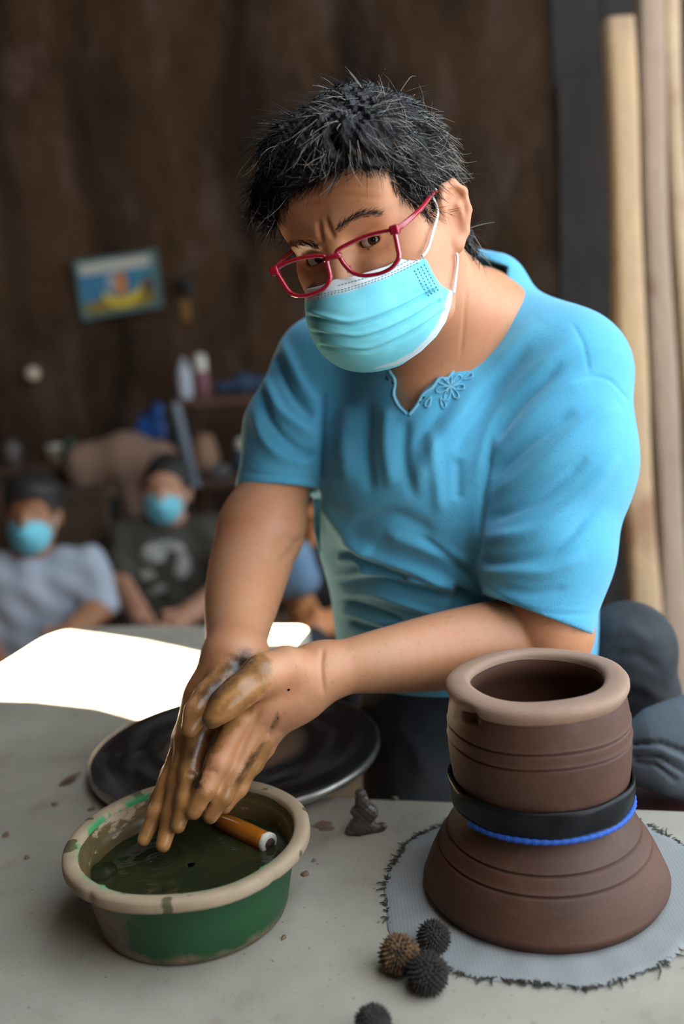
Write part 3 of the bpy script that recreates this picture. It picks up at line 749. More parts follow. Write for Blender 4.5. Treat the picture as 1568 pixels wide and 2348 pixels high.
# arms
def limb(pts):
    P = catmull(np.array(pts, float), 4); n_ = len(P)
    for i in range(n_-1): body.add(cap(cm(*P[i][:3]), cm(*P[i+1][:3]), P[i][3]*P[i][2]/FPX, P[i+1][3]*P[i+1][2]/FPX), .02 if i == 0 else .004)
limb([(*SHL, 105), (1280, 1180, 1.06, 100), (1262, 1400, 1.04, 96), (*ELL, 92)])
limb([(*ELL, 92), (1150, 1470, 1.05, 93), (1020, 1492, 1.032, 87), (900, 1512, 1.008, 74), (800, 1527, .992, 60), (*WRL, 53)])
limb([(*SHR, 85), (650, 1070, 1.182, 76), (*ELR, 92)])
limb([(*ELR, 92), (575, 1290, 1.13, 92), (556, 1370, 1.09, 84), (545, 1440, 1.05, 72), (*WRR, 62)])
# right hand (left in the picture), palm turned to the other hand
def digit(pts, k=.006):
    for a, b in zip(pts[:-1], pts[1:]): body.add(cap(cm(*a[:3]), cm(*b[:3]), a[3]*a[2]/FPX, b[3]*b[2]/FPX), k)
digit([(536, 1515, 1.0, 58), (500, 1600, .985, 44), (452, 1690, .965, 36)], .02)
digit([(520, 1520, 1.005, 50), (470, 1600, 1.0, 38), (428, 1690, .985, 30)], .02)
digit([(560, 1520, 1.01, 50), (520, 1610, 1.005, 40), (450, 1700, .985, 34)], .02)
digit([(452, 1692, .960, 28), (436, 1772, .946, 25), (424, 1835, .937, 22.5), (408, 1893, .930, 18)], .006)   # index
digit([(432, 1695, .972, 28), (408, 1795, .954, 24), (392, 1870, .942, 21.5), (374, 1938, .932, 17.5)], .005)  # middle
digit([(424, 1695, .985, 26), (385, 1795, .966, 22), (358, 1865, .953, 20), (330, 1926, .944, 16)], .005)     # ring
digit([(430, 1690, .995, 23), (388, 1775, .985, 19), (362, 1830, .978, 17), (344, 1868, .973, 14)], .005)     # little
digit([(515, 1560, .972, 36), (480, 1595, .955, 31), (452, 1632, .942, 26), (436, 1670, .934, 21)], .010)     # thumb
# left hand (right in the picture), laid over it
digit([(735, 1538, .985, 53), (690, 1560, .975, 56), (620, 1600, .965, 50), (560, 1650, .955, 40)], .02)
digit([(735, 1545, .985, 50), (680, 1600, .978, 46), (620, 1660, .975, 36)], .02)
digit([(548, 1652, .950, 34), (500, 1745, .936, 28), (470, 1808, .930, 24), (444, 1862, .927, 19)], .006)     # index
digit([(580, 1668, .957, 33), (538, 1765, .947, 26.5), (510, 1825, .942, 23), (482, 1872, .938, 18)], .005)   # middle
digit([(612, 1672, .967, 31), (572, 1752, .962, 25), (545, 1806, .958, 22), (515, 1850, .954, 17)], .005)     # ring
digit([(640, 1655, .978, 28), (606, 1715, .975, 22), (582, 1754, .972, 19.5), (560, 1783, .970, 15.5)], .005) # little
digit([(655, 1530, .955, 50), (600, 1548, .938, 42), (545, 1590, .922, 34), (512, 1618, .915, 29), (486, 1648, .911, 23)], .012)  # thumb

lo = np.array([-.30, -.36, -1.30]); hi = np.array([.34, .42, -.84])
BV, BF = body.mesh(lo, hi, .0016, 1)
BN = vnormals(BV, BF)
for pl, w, a in [([(640, 1290), (670, 1262), (700, 1225)], 9, -.0022),                     # elbow crease
                 ([(690, 1245), (660, 1238), (620, 1222)], 12, -.0014),
                 ([(1072, 600), (1068, 680), (1062, 760), (1055, 830)], 5, -.0010),        # neck tendon
                 
                 ([(740, 1484), (736, 1530), (742, 1596)], 6, -.0016),
                 ([(690, 440), (780, 425), (870, 428)], 7, -.0007), ([(680, 470), (780, 448), (890, 455)], 7, -.0007),
                 ([(600, 1620), (570, 1680), (540, 1730)], 8, -.0016), ([(640, 1640), (610, 1690)], 8, -.0016),
                 ([(470, 1765), (500, 1772)], 6, -.0012), ([(425, 1772), (450, 1778)], 6, -.0012), ([(500, 1628), (525, 1606)], 5, -.001)]:
    BV = stroke(BV, BN, pl, w, a)
q = pix(BV)
me = mesh_np('person', to_world(BV), BF)
d1, _ = polydist(q, [(585, 1500), (520, 1590), (460, 1680), (425, 1760), (400, 1840), (350, 1930)])
d2, _ = polydist(q, [(640, 1700), (560, 1790), (480, 1880)]); d3, _ = polydist(q, [(560, 1510), (515, 1560), (470, 1600)]); d4, _ = polydist(q, [(590, 1530), (530, 1590), (490, 1645)])
d5, _ = polydist(q, [(540, 1690), (505, 1760), (470, 1830)])
mud = np.clip(1.25-d1/75, 0, 1)+np.clip(1.0-d2/50, 0, 1)*.8+np.clip(1.1-d4/55, 0, 1)*.9
clean = np.clip(1-np.abs(polydist(q, [(640, 1620), (560, 1690), (510, 1770)])[0])/38, 0, 1)
handz = (q[:, 1] > 1478) & (q[:, 0] < 640) & (-BV[:, 2] < 1.06)
mud = np.where(handz, np.clip((mud-.75*clean)*np.clip((650-q[:, 0])/45, 0, 1)*np.clip((q[:, 1]-1480)/45, 0, 1), 0, 1), 0)
fattr(me, 'mud', mud); fattr(me, 'wet', np.where(handz, np.clip((650-q[:, 0])/60, 0, 1)*np.clip((q[:, 1]-1500)/70, 0, 1)*(1-.6*clean), 0))
fattr(me, 'mud_and_gaps', np.where(handz, np.clip(1.2-d3/26, 0, 1)+np.clip(1-polydist(q, [(470, 1690), (440, 1730), (455, 1820)])[0]/22, 0, 1)*.8+np.clip(1-polydist(q, [(640, 1640), (600, 1700), (545, 1790)])[0]/13, 0, 1)+np.clip(1-polydist(q, [(470, 1655), (500, 1665), (478, 1720), (455, 1800)])[0]/16, 0, 1), 0))  # dark mud streaks, and darkened lines along the gaps between fingers
eye_m = (hl(.0315, 0, .07)+hl(-.0315, 0, .07))/2
rud = np.clip(1-np.linalg.norm(loc(BV)-np.array((.078, -.01, -.01)), axis=1)/.035, 0, 1)*.6
fattr(me, 'ruddy', rud)
person = link('person', me, M_skin)
tag(person, 'seated potter in a light blue T-shirt, muddy hands pressed together over a basin', 'person')

# ---- eyes
M_scl = simple('eye_white', (.62, .56, .50), rough=.15); M_iris = simple('iris_brown', (.030, .014, .008), (.05, .022, .01), 400, .1); M_pup = simple('pupil', (.002, .002, .002), rough=.05)
for s in (1, -1):
    c = hl(s*.0315, -.0018, .0655); g = -c/np.linalg.norm(c); g = g+HM[1]*.04; g /= np.linalg.norm(g); a = np.cross(g, [0, 1, 0]); a /= np.linalg.norm(a); b_ = np.cross(a, g)
    V = []; F = []; n_ = 28; R_ = .0119*HS; angs = [.02, .10, .19, .2, .34, .47, .48, .6, .9, 1.3, 1.8, 2.4, 3.1]
    for t in angs:
        r_ = R_*(1+.02*max(0, math.cos(t*2.6)) if t < .6 else 1)
        for k in range(n_):
            ph = 2*math.pi*k/n_; V.append(c+r_*(math.cos(t)*g+math.sin(t)*(math.cos(ph)*a+math.sin(ph)*b_)))
    F = [[i*n_+k, i*n_+(k+1) % n_, (i+1)*n_+(k+1) % n_, (i+1)*n_+k] for i in range(len(angs)-1) for k in range(n_)]+[list(range(n_))]
    o = obj('eyeball', to_world(np.array(V)), F, M_scl, person); o.data.materials.append(M_iris); o.data.materials.append(M_pup)
    mi = [2 if i < 2 else 1 if i < 5 else 0 for i in range(len(angs)-1) for k in range(n_)]+[2]
    o.data.polygons.foreach_set('material_index', mi)

# ---- hair
body_bvh = bvh_of(BV, BF)
face_poly = [(560, 560), (632, 545), (628, 500), (640, 470), (690, 432), (740, 405), (790, 380), (850, 384), (890, 392), (912, 440), (950, 476), (978, 500), (990, 540), (1004, 500), (1008, 440), (1030, 405), (1090, 420), (1085, 555), (1052, 590), (1030, 640), (1000, 1000), (560, 1000)]
hair = Field()
hair.add(LF(ell((0, .046, -.022), (.0815, .092, .096))), .02)
for c, r in [((.015, .108, .02), .032), ((-.03, .100, .045), .034), ((.040, .088, .035), .034), ((-.055, .068, .042), .034), ((-.02, .090, .064), .028), ((-.050, .058, .055), .028), ((.02, .090, .058), .028), ((.056, .046, .02), .032), ((0, .112, -.03), .030), ((-.070, .028, .03), .022), ((.032, .084, .066), .026), ((.048, .074, .053), .026), ((0, .088, .072), .024), ((.015, .094, .064), .026)]:
    hair.add(LF(ell(c, (r, r*.8, r))), .02)
hair.add(cap(cm(985, 470, .965), cm(1000, 512, .968), .013, .006), .01)                     # sideburn
hair.add(cap(cm(1050, 560, 1.02), cm(1072, 578, 1.03), .016, .008), .01)                  # nape
hair.sub(prism(face_poly, .5, 1.0), .006)
hv, hf = hair.mesh(np.array([-.16, .20, -1.17]), np.array([.17, .47, -.80]), .0022, 1)
hn = vnormals(hv, hf); lh = loc(hv)
wav = np.sin(lh[:, 0]*190+lh[:, 1]*90+2*np.sin(lh[:, 2]*70))*np.sin(lh[:, 2]*160+lh[:, 1]*60+1.5*np.sin(lh[:, 0]*90))
hv = hv+hn*(.0030*wav+.0014*np.sin(lh[:, 0]*560+lh[:, 2]*200+2*np.sin(lh[:, 1]*80))+.0009*np.sin(lh[:, 0]*900-lh[:, 2]*500+lh[:, 1]*300))[:, None]
hair_bvh = bvh_of(hv, hf)
hn = vnormals(hv, hf)
mt, nt, b = newmat('salt_pepper_hair'); b.inputs['Roughness'].default_value = .36; b.inputs['Specular IOR Level'].default_value = .16
nt.links.new(mixc(nt, attr(nt, 'grey'), (.0028, .0028, .003), (.40, .39, .36)), b.inputs['Base Color']); M_hair = mt
def strands(roots, norms, flow, n_seg, Lr, lift, rad, rng, grey_fn, wave=.0015, sink=.0025):
    allV, allF, allG = [], [], []; m = len(roots)
    L = rng.uniform(*Lr, m); t = flow-norms*(flow*norms).sum(1)[:, None]; t /= np.linalg.norm(t, axis=1)[:, None]+1e-9
    side = np.cross(norms, t); ph = rng.uniform(0, 6.28, m); lf = rng.uniform(*lift, m); bend = rng.normal(0, .35, m)
    pts = []
    for i in range(n_seg+1):
        s = i/n_seg
        pts.append(roots-norms*sink+t*(L*s)[:, None]+norms*(L*(lf*s-.55*lf*s*s*1.1)+sink*s)[:, None]+side*(wave*np.sin(ph+s*5.5)*s+bend*L*s*s*.6)[:, None])
    pts = np.stack(pts, 1)
    g = grey_fn(roots, rng)
    rr = rad*np.array([1-.75*(i/n_seg)**2 for i in range(n_seg+1)])
    for k in range(3):
        a = 2*math.pi*k/3
        allV.append(pts+(rr[None, :, None])*(math.cos(a)*norms[:, None, :]+math.sin(a)*side[:, None, :]))
    V = np.stack(allV, 2)                     # m, seg, 3, xyz
    base = (np.arange(m)*(n_seg+1)*3)[:, None, None]; i = np.arange(n_seg)[None, :, None]*3; k = np.arange(3)[None, None, :]; k2 = (k+1) % 3
    F = np.stack([base+i+k, base+i+k2, base+i+3+k2, base+i+3+k], -1).reshape(-1, 4)
    return V.reshape(-1, 3), F, np.repeat(g, (n_seg+1)*3)
rng = np.random.default_rng(11)
vis = np.nonzero((hn*(-hv)).sum(1) > -.25*np.linalg.norm(hv, axis=1))[0]
pick = vis[rng.integers(0, len(vis), 8000)]
crown = loc(hv[pick])
R_, U_, F_ = HM
base_flow = F_*1.0-R_*.45-U_*.35
sidef = np.clip((crown[:, 0]-.02)/.06, 0, 1)[:, None]
flow = base_flow[None]*(1-sidef)+(-F_*.55-U_*.75+R_*.0)[None]*sidef
flow = flow+rng.normal(0, .22, flow.shape)+(np.sin(crown[:, :1]*120)*R_[None]+np.cos(crown[:, 2:]*110)*U_[None])*.35
def greyf(roots, rng):
    l = loc(roots); p = .04+.30*np.clip((l[:, 0]-.0)/.07, 0, 1)+.05*(l[:, 1] > .10); return (rng.random(len(roots)) < p)*rng.uniform(.35, 1.0, len(roots))
S1 = strands(hv[pick], hn[pick], flow, 6, (.014, .034), (.06, .36), .00030, rng, greyf)
pick2 = vis[rng.integers(0, len(vis), 130)]
S2 = strands(hv[pick2], hn[pick2], rng.normal(0, 1, (130, 3))+HM[1]*.6, 6, (.014, .03), (.5, 1.3), .00026, rng, greyf, .003)
# short hairs along the hairline
hl_pts = catmull([(632, 520), (642, 470), (692, 430), (745, 402), (795, 378), (850, 383), (888, 392), (914, 440), (952, 476), (982, 505)], 26)
rt, nr_ = [], []
for p in hl_pts:
    for _ in range(3):
        a_, b_ = hit(body_bvh, p[0]+rng.normal(0, 5), p[1]-9+rng.normal(0, 5))
        if a_ is not None: rt.append(a_); nr_.append(b_ if b_@a_ < 0 else -b_)
rt = np.array(rt); nr_ = np.array(nr_)
S3 = strands(rt, nr_, np.tile(-U_*.9+R_*.1+F_*.2, (len(rt), 1))+rng.normal(0, .5, rt.shape), 4, (.005, .013), (.05, .4), .00022, rng, lambda r, g: (g.random(len(r)) < .1)*.6, .001, 0)
Vs = [hv]; Fs = [hf]; Gs = [np.zeros(len(hv))]; nvt = len(hv)
for V, F, G in (S1, S2, S3): Vs.append(V); Fs.append(F+nvt); Gs.append(G); nvt += len(V)
me = mesh_np('hair', to_world(np.concatenate(Vs)), np.concatenate(Fs)); fattr(me, 'grey', np.concatenate(Gs))
ho = link('hair', me, M_hair, person); ho['label'] = 'short wavy black hair streaked with grey'
# eyebrows
for pts in ([(772, 528), (800, 505), (830, 492), (868, 489)], [(652, 575), (672, 560), (700, 556), (724, 562)]):
    P = catmull(pts, 40); rt, nr_, fl_ = [], [], []
    for i in range(len(P)-1):
        tg = P[i+1]-P[i]; tg /= np.linalg.norm(tg)
        for _ in range(2):
            a_, b_ = hit(body_bvh, P[i][0]+rng.normal(0, 3), P[i][1]+rng.normal(0, 3.6))
            if a_ is not None: rt.append(a_); nr_.append(b_ if b_@a_ < 0 else -b_); fl_.append(np.array([tg[0], -tg[1], 0])+np.array([0, .35, 0]))
    V, F, G = strands(np.array(rt), np.array(nr_), np.array(fl_)+rng.normal(0, .15, (len(rt), 3)), 3, (.004, .007), (.05, .25), .00015, rng, lambda r, g: .08+(g.random(len(r)) < .1)*.4, .0003, 0)
    me = mesh_np('eyebrow', to_world(V), F); fattr(me, 'grey', G); link('eyebrow', me, M_hair, person)

# ---- shirt
torso = Field()
def tc_(a, b, k=.05): torso.add(cap(cm(*a[:3]), cm(*b[:3]), a[3], b[3]), k)
tc_((835, 880, 1.205, .068), (890, 1180, 1.235, .083)); tc_((890, 1180, 1.235, .083), (930, 1480, 1.28, .088))
tc_((1185, 880, 1.14, .080), (1200, 1180, 1.18, .088)); tc_((1200, 1180, 1.18, .088), (1212, 1560, 1.25, .085))
tc_((990, 890, 1.145, .080), (1000, 1120, 1.165, .098)); tc_((1000, 1120, 1.165, .098), (1060, 1560, 1.235, .105))
tc_((855, 1075, 1.165, .060), (900, 1110, 1.155, .062), .06); tc_((1040, 1060, 1.115, .060), (1090, 1100, 1.12, .062), .06)
tc_((1110, 735, 1.165, .056), (1290, 850, 1.115, .058)); tc_((1060, 770, 1.185, .052), (760, 850, 1.215, .050))
tc_((985, 870, 1.135, .066), (1010, 980, 1.15, .075))
tc_((1135, 645, 1.165, .030), (1075, 640, 1.19, .036), .04)
shirt = torso.copy()
def sl_(a, b, k=.035): shirt.add(cap(cm(*a[:3]), cm(*b[:3]), a[3]*a[2]/FPX, b[3]*b[2]/FPX), k)
sl_((1300, 862, 1.09, 146), (1292, 1060, 1.07, 150)); sl_((1292, 1060, 1.07, 150), (1258, 1260, 1.05, 142)); sl_((1258, 1260, 1.05, 142), (1222, 1470, 1.04, 126), .02)
sl_((742, 838, 1.205, 108), (672, 985, 1.19, 106)); sl_((672, 985, 1.19, 107), (628, 1190, 1.172, 101), .02)
cutL = half(cm(1224, 1406, 1.035), (-.345, -.92, .04)); cutR = half(cm(632, 1120, 1.17), (-.06, -.99, .10))
near = lambda fn, poly: (lambda p: np.maximum(-fn(p), prism(poly, .8, 1.4)(p)))
shirt.sub(near(cutL, [(1020, 1230), (1480, 1230), (1480, 1700), (1020, 1700)]) if False else (lambda p: np.maximum(-cutL(p), np.maximum(cap(cm(1258, 1300, 1.05), cm(1200, 1600, 1.04), .098, .11)(p), -half(cm(1224, 1398, 1.105), (0, 0, 1))(p)))), .002)
shirt.sub(lambda p: np.maximum(-cutR(p), np.maximum(cap(cm(650, 1080, 1.17), cm(600, 1330, 1.17), .088, .095)(p), pix_gate(p, 736))), .002)
def pix_gate(p, x): return (CX+FPX*p[:, 0]/np.maximum(-p[:, 2], .05)-x)/FPX
for a, b in [((1240, 1350, 1.043, 106), (1222, 1470, 1.04, 116)), ((648, 1105, 1.178, 86), (629, 1200, 1.172, 88))]:
    shirt.sub(cap(cm(*a[:3]), cm(*b[:3]), a[3]*a[2]/FPX, b[3]*b[2]/FPX), .003)
neck_poly = [(1040, 520), (1092, 590), (1163, 612), (1158, 650), (1140, 692), (1118, 740), (1098, 782), (1078, 806), (1058, 836), (1040, 838), (1022, 862), (1004, 860), (988, 880), (966, 898), (952, 925), (936, 946), (918, 930), (906, 905), (910, 872), (896, 848), (870, 830), (820, 780), (800, 600), (900, 520)]
shirt.sub(prism(neck_poly, .5, 1.165), .004)
shirt.isect(half(cm(1040, 1592, 1.15), (.06, -1, 0)), .004)
sv, sf = shirt.mesh(np.array([-.33, -.27, -1.42]), np.array([.36, .30, -.90]), .0022, 1)
sn = vnormals(sv, sf)
FOLDS = [  # polyline in the picture, width px, amplitude m
    ([(1235, 735), (1090, 905), (1000, 1030), (940, 1130)], 24, .0060), ([(1215, 790), (1110, 925), (1040, 1040)], 15, -.0040),
    ([(1325, 770), (1180, 900), (1115, 1000), (1085, 1120)], 20, .0055), ([(1290, 830), (1190, 930), (1140, 1010)], 13, -.0045),
    ([(1180, 730), (1040, 905), (950, 1030)], 14, -.0030),
    ([(800, 930), (790, 1020), (800, 1110)], 20, .0045), ([(845, 920), (838, 1030), (850, 1130)], 16, -.0045), ([(890, 930), (885, 1020), (900, 1120)], 16, .0040),
    ([(930, 960), (925, 1050), (950, 1140)], 14, -.0040), ([(985, 980), (1000, 1080), (1010, 1180)], 15, .0035), ([(1050, 1050), (1050, 1150)], 12, -.0035),
    ([(740, 900), (735, 1000), (735, 1100)], 9, -.0050),
    # sleeve on the right
    ([(1118, 1060), (1190, 985), (1270, 905), (1350, 868)], 18, .0048), ([(1125, 1095), (1220, 1010), (1320, 940)], 13, -.0042),
    ([(1112, 1150), (1230, 1070), (1340, 975), (1420, 930)], 20, .0052), ([(1110, 1195), (1240, 1140), (1350, 1050)], 13, -.0045),
    ([(1100, 1235), (1230, 1215), (1340, 1130), (1420, 1040)], 17, .0052), ([(1095, 1285), (1160, 1290), (1270, 1262), (1370, 1160)], 12, -.0050),
    ([(1100, 1310), (1180, 1310), (1260, 1310), (1345, 1270)], 15, .0040), ([(1130, 1345), (1220, 1360), (1300, 1350)], 11, -.0025),
    ([(1128, 1000), (1112, 1110), (1100, 1200), (1092, 1300)], 8, -.0035),
    # sleeve on the left
    ([(640, 770), (690, 880), (725, 930)], 13, .0042), ([(622, 800), (668, 900), (722, 960)], 9, -.0045), ([(604, 850), (640, 940), (722, 1000)], 12, .0045),
    ([(595, 890), (622, 970), (680, 1030), (722, 1040)], 9, -.0050), ([(580, 930), (600, 1000), (650, 1050), (722, 1060)], 12, .0040),
    # crumpled waist
    ([(735, 1150), (800, 1235), (860, 1262)], 14, .0055), ([(775, 1240), (860, 1275), (960, 1310), (1045, 1345)], 11, .0075), ([(775, 1262), (850, 1300), (940, 1330)], 8, -.0075),
    ([(772, 1285), (810, 1278), (860, 1310)], 9, .0055), ([(764, 1320), (850, 1308), (940, 1330), (1040, 1352)], 9, .0075), ([(775, 1340), (860, 1332), (950, 1352), (1040, 1372)], 9, -.0085),
    ([(775, 1365), (850, 1360), (930, 1385), (1010, 1410)], 10, .0055), ([(790, 1378), (850, 1395), (920, 1425)], 8, -.0070), ([(780, 1400), (830, 1415), (890, 1440)], 9, .0055), ([(800, 1425), (850, 1440), (900, 1452)], 8, -.0060),
    ([(800, 1215), (900, 1180), (1000, 1230)], 18, -.0040), ([(880, 1220), (980, 1260), (1080, 1290)], 16, .0045), ([(960, 1230), (1040, 1290), (1090, 1330)], 10, -.0045),
    # seams and stitching
    ([(1312, 738), (1338, 790), (1352, 860)], 4, -.0016), ([(1352, 862), (1398, 872), (1448, 925)], 4, -.0016), ([(1352, 862), (1290, 880), (1220, 935)], 4, -.0010),
    ([(1090, 1320), (1160, 1375), (1250, 1406), (1358, 1408)], 4, -.0016), ([(545, 1078), (630, 1090), (726, 1096)], 4, -.0016),
    ([(1166, 640), (1130, 740), (1090, 815)], 4, -.0010)]
for pl, w, a in FOLDS: sv = stroke(sv, sn, catmull(pl, 5), w, a)
sv = relax(sv, sf, .4); sn = vnormals(sv, sf)
mt, nt, b = newmat('blue_jersey'); b.inputs['Roughness'].default_value = .9; b.inputs['Specular IOR Level'].default_value = .15
b.inputs['Sheen Weight'].default_value = .25; b.inputs['Sheen Roughness'].default_value = .5
c = mixc(nt, noise_fac(nt, 22, 4, .6, lo=.3, hi=.7), (.088, .375, .565), (.075, .34, .535))
c = mixc(nt, mathn(nt, 'MULTIPLY', noise_fac(nt, 330, 3, .7, lo=.60, hi=.70), .45), c, (.04, .22, .38))
nt.links.new(c, b.inputs['Base Color']); bump(nt, b, noise_fac(nt, 520, 3, .7, lo=0, hi=1), .35, .0016); M_shirt = mt
so_ = obj('shirt', to_world(sv), sf, M_shirt, person); so_['label'] = 'light blue short-sleeved jersey T-shirt with scalloped V-neck'
shirt_bvh = bvh_of(sv, sf)
# scalloped eyelet trim along the neckline
M_trim = simple('trim_cotton', (.19, .47, .62), (.15, .42, .57), 60, .85, .3, 400, .001); M_hole = simple('eyelet_hole', (.02, .035, .045), rough=.9)
def on_shirt(px, py, lift=.0012):
    a_, b_ = hit(shirt_bvh, px, py)
    if a_ is None: return None, None
    if b_@a_ > 0: b_ = -b_
    return a_+b_*lift, b_
tr = MB()
edge = catmull([(1103, 784), (1084, 810), (1062, 840), (1044, 846), (1026, 868), (1008, 868), (992, 888), (970, 905), (956, 930), (938, 952)], 5)
edge2 = catmull([(932, 950), (914, 932), (902, 906), (905, 874), (892, 852)], 5)
for E_ in (edge, edge2):
    P = []
    for x_, y_ in E_:
        a_, _ = on_shirt(x_, y_, .0005)
        if a_ is None:
            a_, _ = on_shirt(x_+8, y_+8, .0005)
        if a_ is not None: P.append(a_)
    if len(P) > 3: tr.tube(to_world(np.array(P)), .0017, 6)
def petal(cx, cy, ang, L, w):
    out = []
    for t in np.linspace(0, 2*math.pi, 15)[:-1]:
        u, v = L*.5*(1+math.cos(t)), w*math.sin(t)*(.6+.4*math.cos(t))
        a_, _ = on_shirt(cx+u*math.cos(ang)-v*math.sin(ang), cy+u*math.sin(ang)+v*math.cos(ang), .0012)
        if a_ is not None: out.append(a_)
    if len(out) > 8: tr.tube(to_world(np.array(out+[out[0]])), .0008, 5)
for ang in (-2.6, -1.7, -.8, .1, 1.0, 1.9, 2.8): petal(1032, 886, ang, 34, 9)
for cx, cy, an in ((1010, 912, 1.2), (1060, 870, -.4), (988, 910, 2.0), (1090, 822, -.6)): petal(cx, cy, an, 26, 8)
tr.build('neck_trim', M_trim, so_, smooth=True)
for (x0, y0, x1, y1) in [(937, 944, 943, 939), (949, 934, 955, 930), (960, 925, 966, 920), (970, 914, 974, 910), (1052, 838, 1056, 832), (1060, 824, 1066, 816), (1076, 808, 1081, 803), (1088, 810, 1092, 804), (1020, 892, 1024, 893), (1030, 886, 1034, 888), (1035, 880, 1037, 884), (1044, 888, 1045, 891), (1022, 900, 1025, 902), (886, 864, 892, 872), (900, 876, 905, 882)]:
    a_, n_ = on_shirt(x0, y0, .0007); b_, _ = on_shirt(x1, y1, .0007)
    if a_ is not None and b_ is not None: MB().tube(to_world(np.array([a_, (a_+b_)/2, b_])), [.0009, .0013, .0009], 6).build('eyelet', M_hole, so_, smooth=True)

# ---- trousers
tro = Field()
tro.add(cap(cm(980, 1660, 1.40), cm(1180, 1640, 1.36), .10, .10), .05)
tro.chain([cm(990, 1690, 1.36), cm(985, 1830, 1.30), cm(975, 1930, 1.26), cm(960, 2060, 1.27)], [.092, .078, .068, .062], .04)
tro.chain([cm(1180, 1630, 1.34), cm(1330, 1560, 1.29), cm(1440, 1488, 1.24)], [.09, .072, .056], .03)
tro.chain([cm(1440, 1488, 1.24), cm(1462, 1600, 1.27), cm(1466, 1740, 1.31)], [.054, .050, .046], .02)
tv, tf = tro.mesh(np.array([-.14, -.84, -1.60]), np.array([.50, -.08, -1.08]), .004, 2)
tn = vnormals(tv, tf)
for pl, w, a in [([(1380, 1460), (1440, 1440), (1500, 1480)], 14, .004), ([(1390, 1500), (1460, 1500), (1520, 1540)], 12, -.004), ([(1400, 1560), (1470, 1570), (1525, 1610)], 14, .003), ([(900, 1660), (950, 1710), (980, 1790)], 18, .004)]: tv = stroke(tv, tn, pl, w, a)
M_tro = simple('charcoal_trousers', (.026, .029, .032), (.014, .016, .020), 30, .9, .3, 300, .002)
obj('trousers', to_world(tv), tf, M_tro, person)['label'] = 'dark charcoal trousers, one knee drawn up'
# ---- surgical mask
mf = Field()
mf.add(LF(ell((0, -.054, .046), (.0655, .062, .066))), .02)
mf.add(LF(cap((0, -.022, .0955), (0, -.052, .1100), .0125, .0135)), .05)
mf.add(LF(ell((0, -.078, .064), (.042, .031, .040))), .05)
mf.add(LF(cap((.055, -.045, .020), (.040, -.085, .040), .024, .022)), .04); mf.add(LF(cap((-.055, -.045, .020), (-.040, -.085, .040), .024, .022)), .04)
MASKP = [(560, 690), (680, 668), (735, 655), (766, 641), (804, 635), (887, 610), (962, 567), (978, 596), (996, 632), (1012, 655), (1038, 668), (1034, 700), (1022, 738), (1000, 772), (965, 806), (930, 830), (890, 860), (850, 890), (700, 890), (560, 800)]
mf.isect(prism(MASKP, .5, 1.0), .0015)
mv, mfc = mf.mesh(np.array([-.14, .08, -1.02]), np.array([.13, .29, -.82]), .0012, 1)
mn = vnormals(mv, mfc)
PLEATS = [[(690, 716), (760, 736), (812, 742), (900, 712), (995, 662)], [(705, 756), (780, 770), (834, 772), (920, 740), (1006, 688)], [(735, 790), (815, 802), (862, 798), (945, 760), (1018, 710)]]
for pl in PLEATS:
    c_ = catmull(pl, 6); mv = stroke(mv, mn, c_+np.array([0, 3]), 4.5, -.0030, False); mv = stroke(mv, mn, c_-np.array([1, 7]), 6, .0018, False)
mn = vnormals(mv, mfc)
for pl, w, a in [([(800, 668), (870, 645), (950, 612)], 3, -.0006), ([(905, 652), (960, 640), (1000, 668)], 8, .0012), ([(900, 690), (960, 668)], 6, -.0009), ([(840, 812), (900, 790), (960, 745)], 9, -.0010)]: mv = stroke(mv, mn, pl, w, a)
q = pix(mv)
mt, nt, b = newmat('mask_fabric'); b.inputs['Roughness'].default_value = .8; b.inputs['Specular IOR Level'].default_value = .2
c = mixc(nt, noise_fac(nt, 60, 4, .6, lo=.3, hi=.7), (.16, .60, .74), (.21, .66, .78))
c = mixc(nt, attr(nt, 'white'), c, (.66, .73, .75)); nt.links.new(c, b.inputs['Base Color']); bump(nt, b, noise_fac(nt, 700, 2, lo=0, hi=1), .12, .0008)
b.inputs['Subsurface Weight'].default_value = .1; b.inputs['Subsurface Radius'].default_value = (.6, .8, 1.0); b.inputs['Subsurface Scale'].default_value = .004
keep = body.value(mv[mfc].mean(1)) > .0006; mfc = mfc[keep]
me = mesh_np('mask_panel', to_world(mv), mfc)
band_px = poly_sd(q, [(560, 600), (962, 540), (966, 597), (887, 637), (804, 668), (759, 678), (699, 693), (560, 740)])
hem, hem_t = polydist(q, [(1040, 668), (1030, 705), (1012, 745), (985, 782), (950, 812), (905, 834), (855, 846)])
fattr(me, 'white', np.clip(np.maximum(-band_px/2.5+.5, np.minimum((12-10*hem_t**2-hem)/3, .75)), 0, 1))
fm = empty('face_mask', tuple(to_world(hl(0, -.06, .1)))); tag(fm, 'pleated light blue surgical mask with white top band on the potter', 'face mask')
link('panel', me, mt, fm)
mask_bvh = bvh_of(mv, mfc)
M_stitch = simple('stitch_blue', (.10, .33, .43), rough=.9); st = MB()
def on_bvh(bv, px, py, lift):
    a_, b_ = hit(bv, px, py)
    if a_ is None: return None
    return a_+(b_ if b_@a_ < 0 else -b_)*lift
def dashes(poly, step, ln, r=.00042):
    P = catmull(poly, 30); L = np.concatenate([[0], np.cumsum(np.linalg.norm(np.diff(P, axis=0), axis=1))]); s = 0
    while s+ln < L[-1]:
        e = [on_bvh(mask_bvh, np.interp(s+k, L, P[:, 0]), np.interp(s+k, L, P[:, 1]), .0003) for k in (0, ln)]
        if e[0] is not None and e[1] is not None: st.tube(to_world(np.array(e)), r, 4)
        s += step
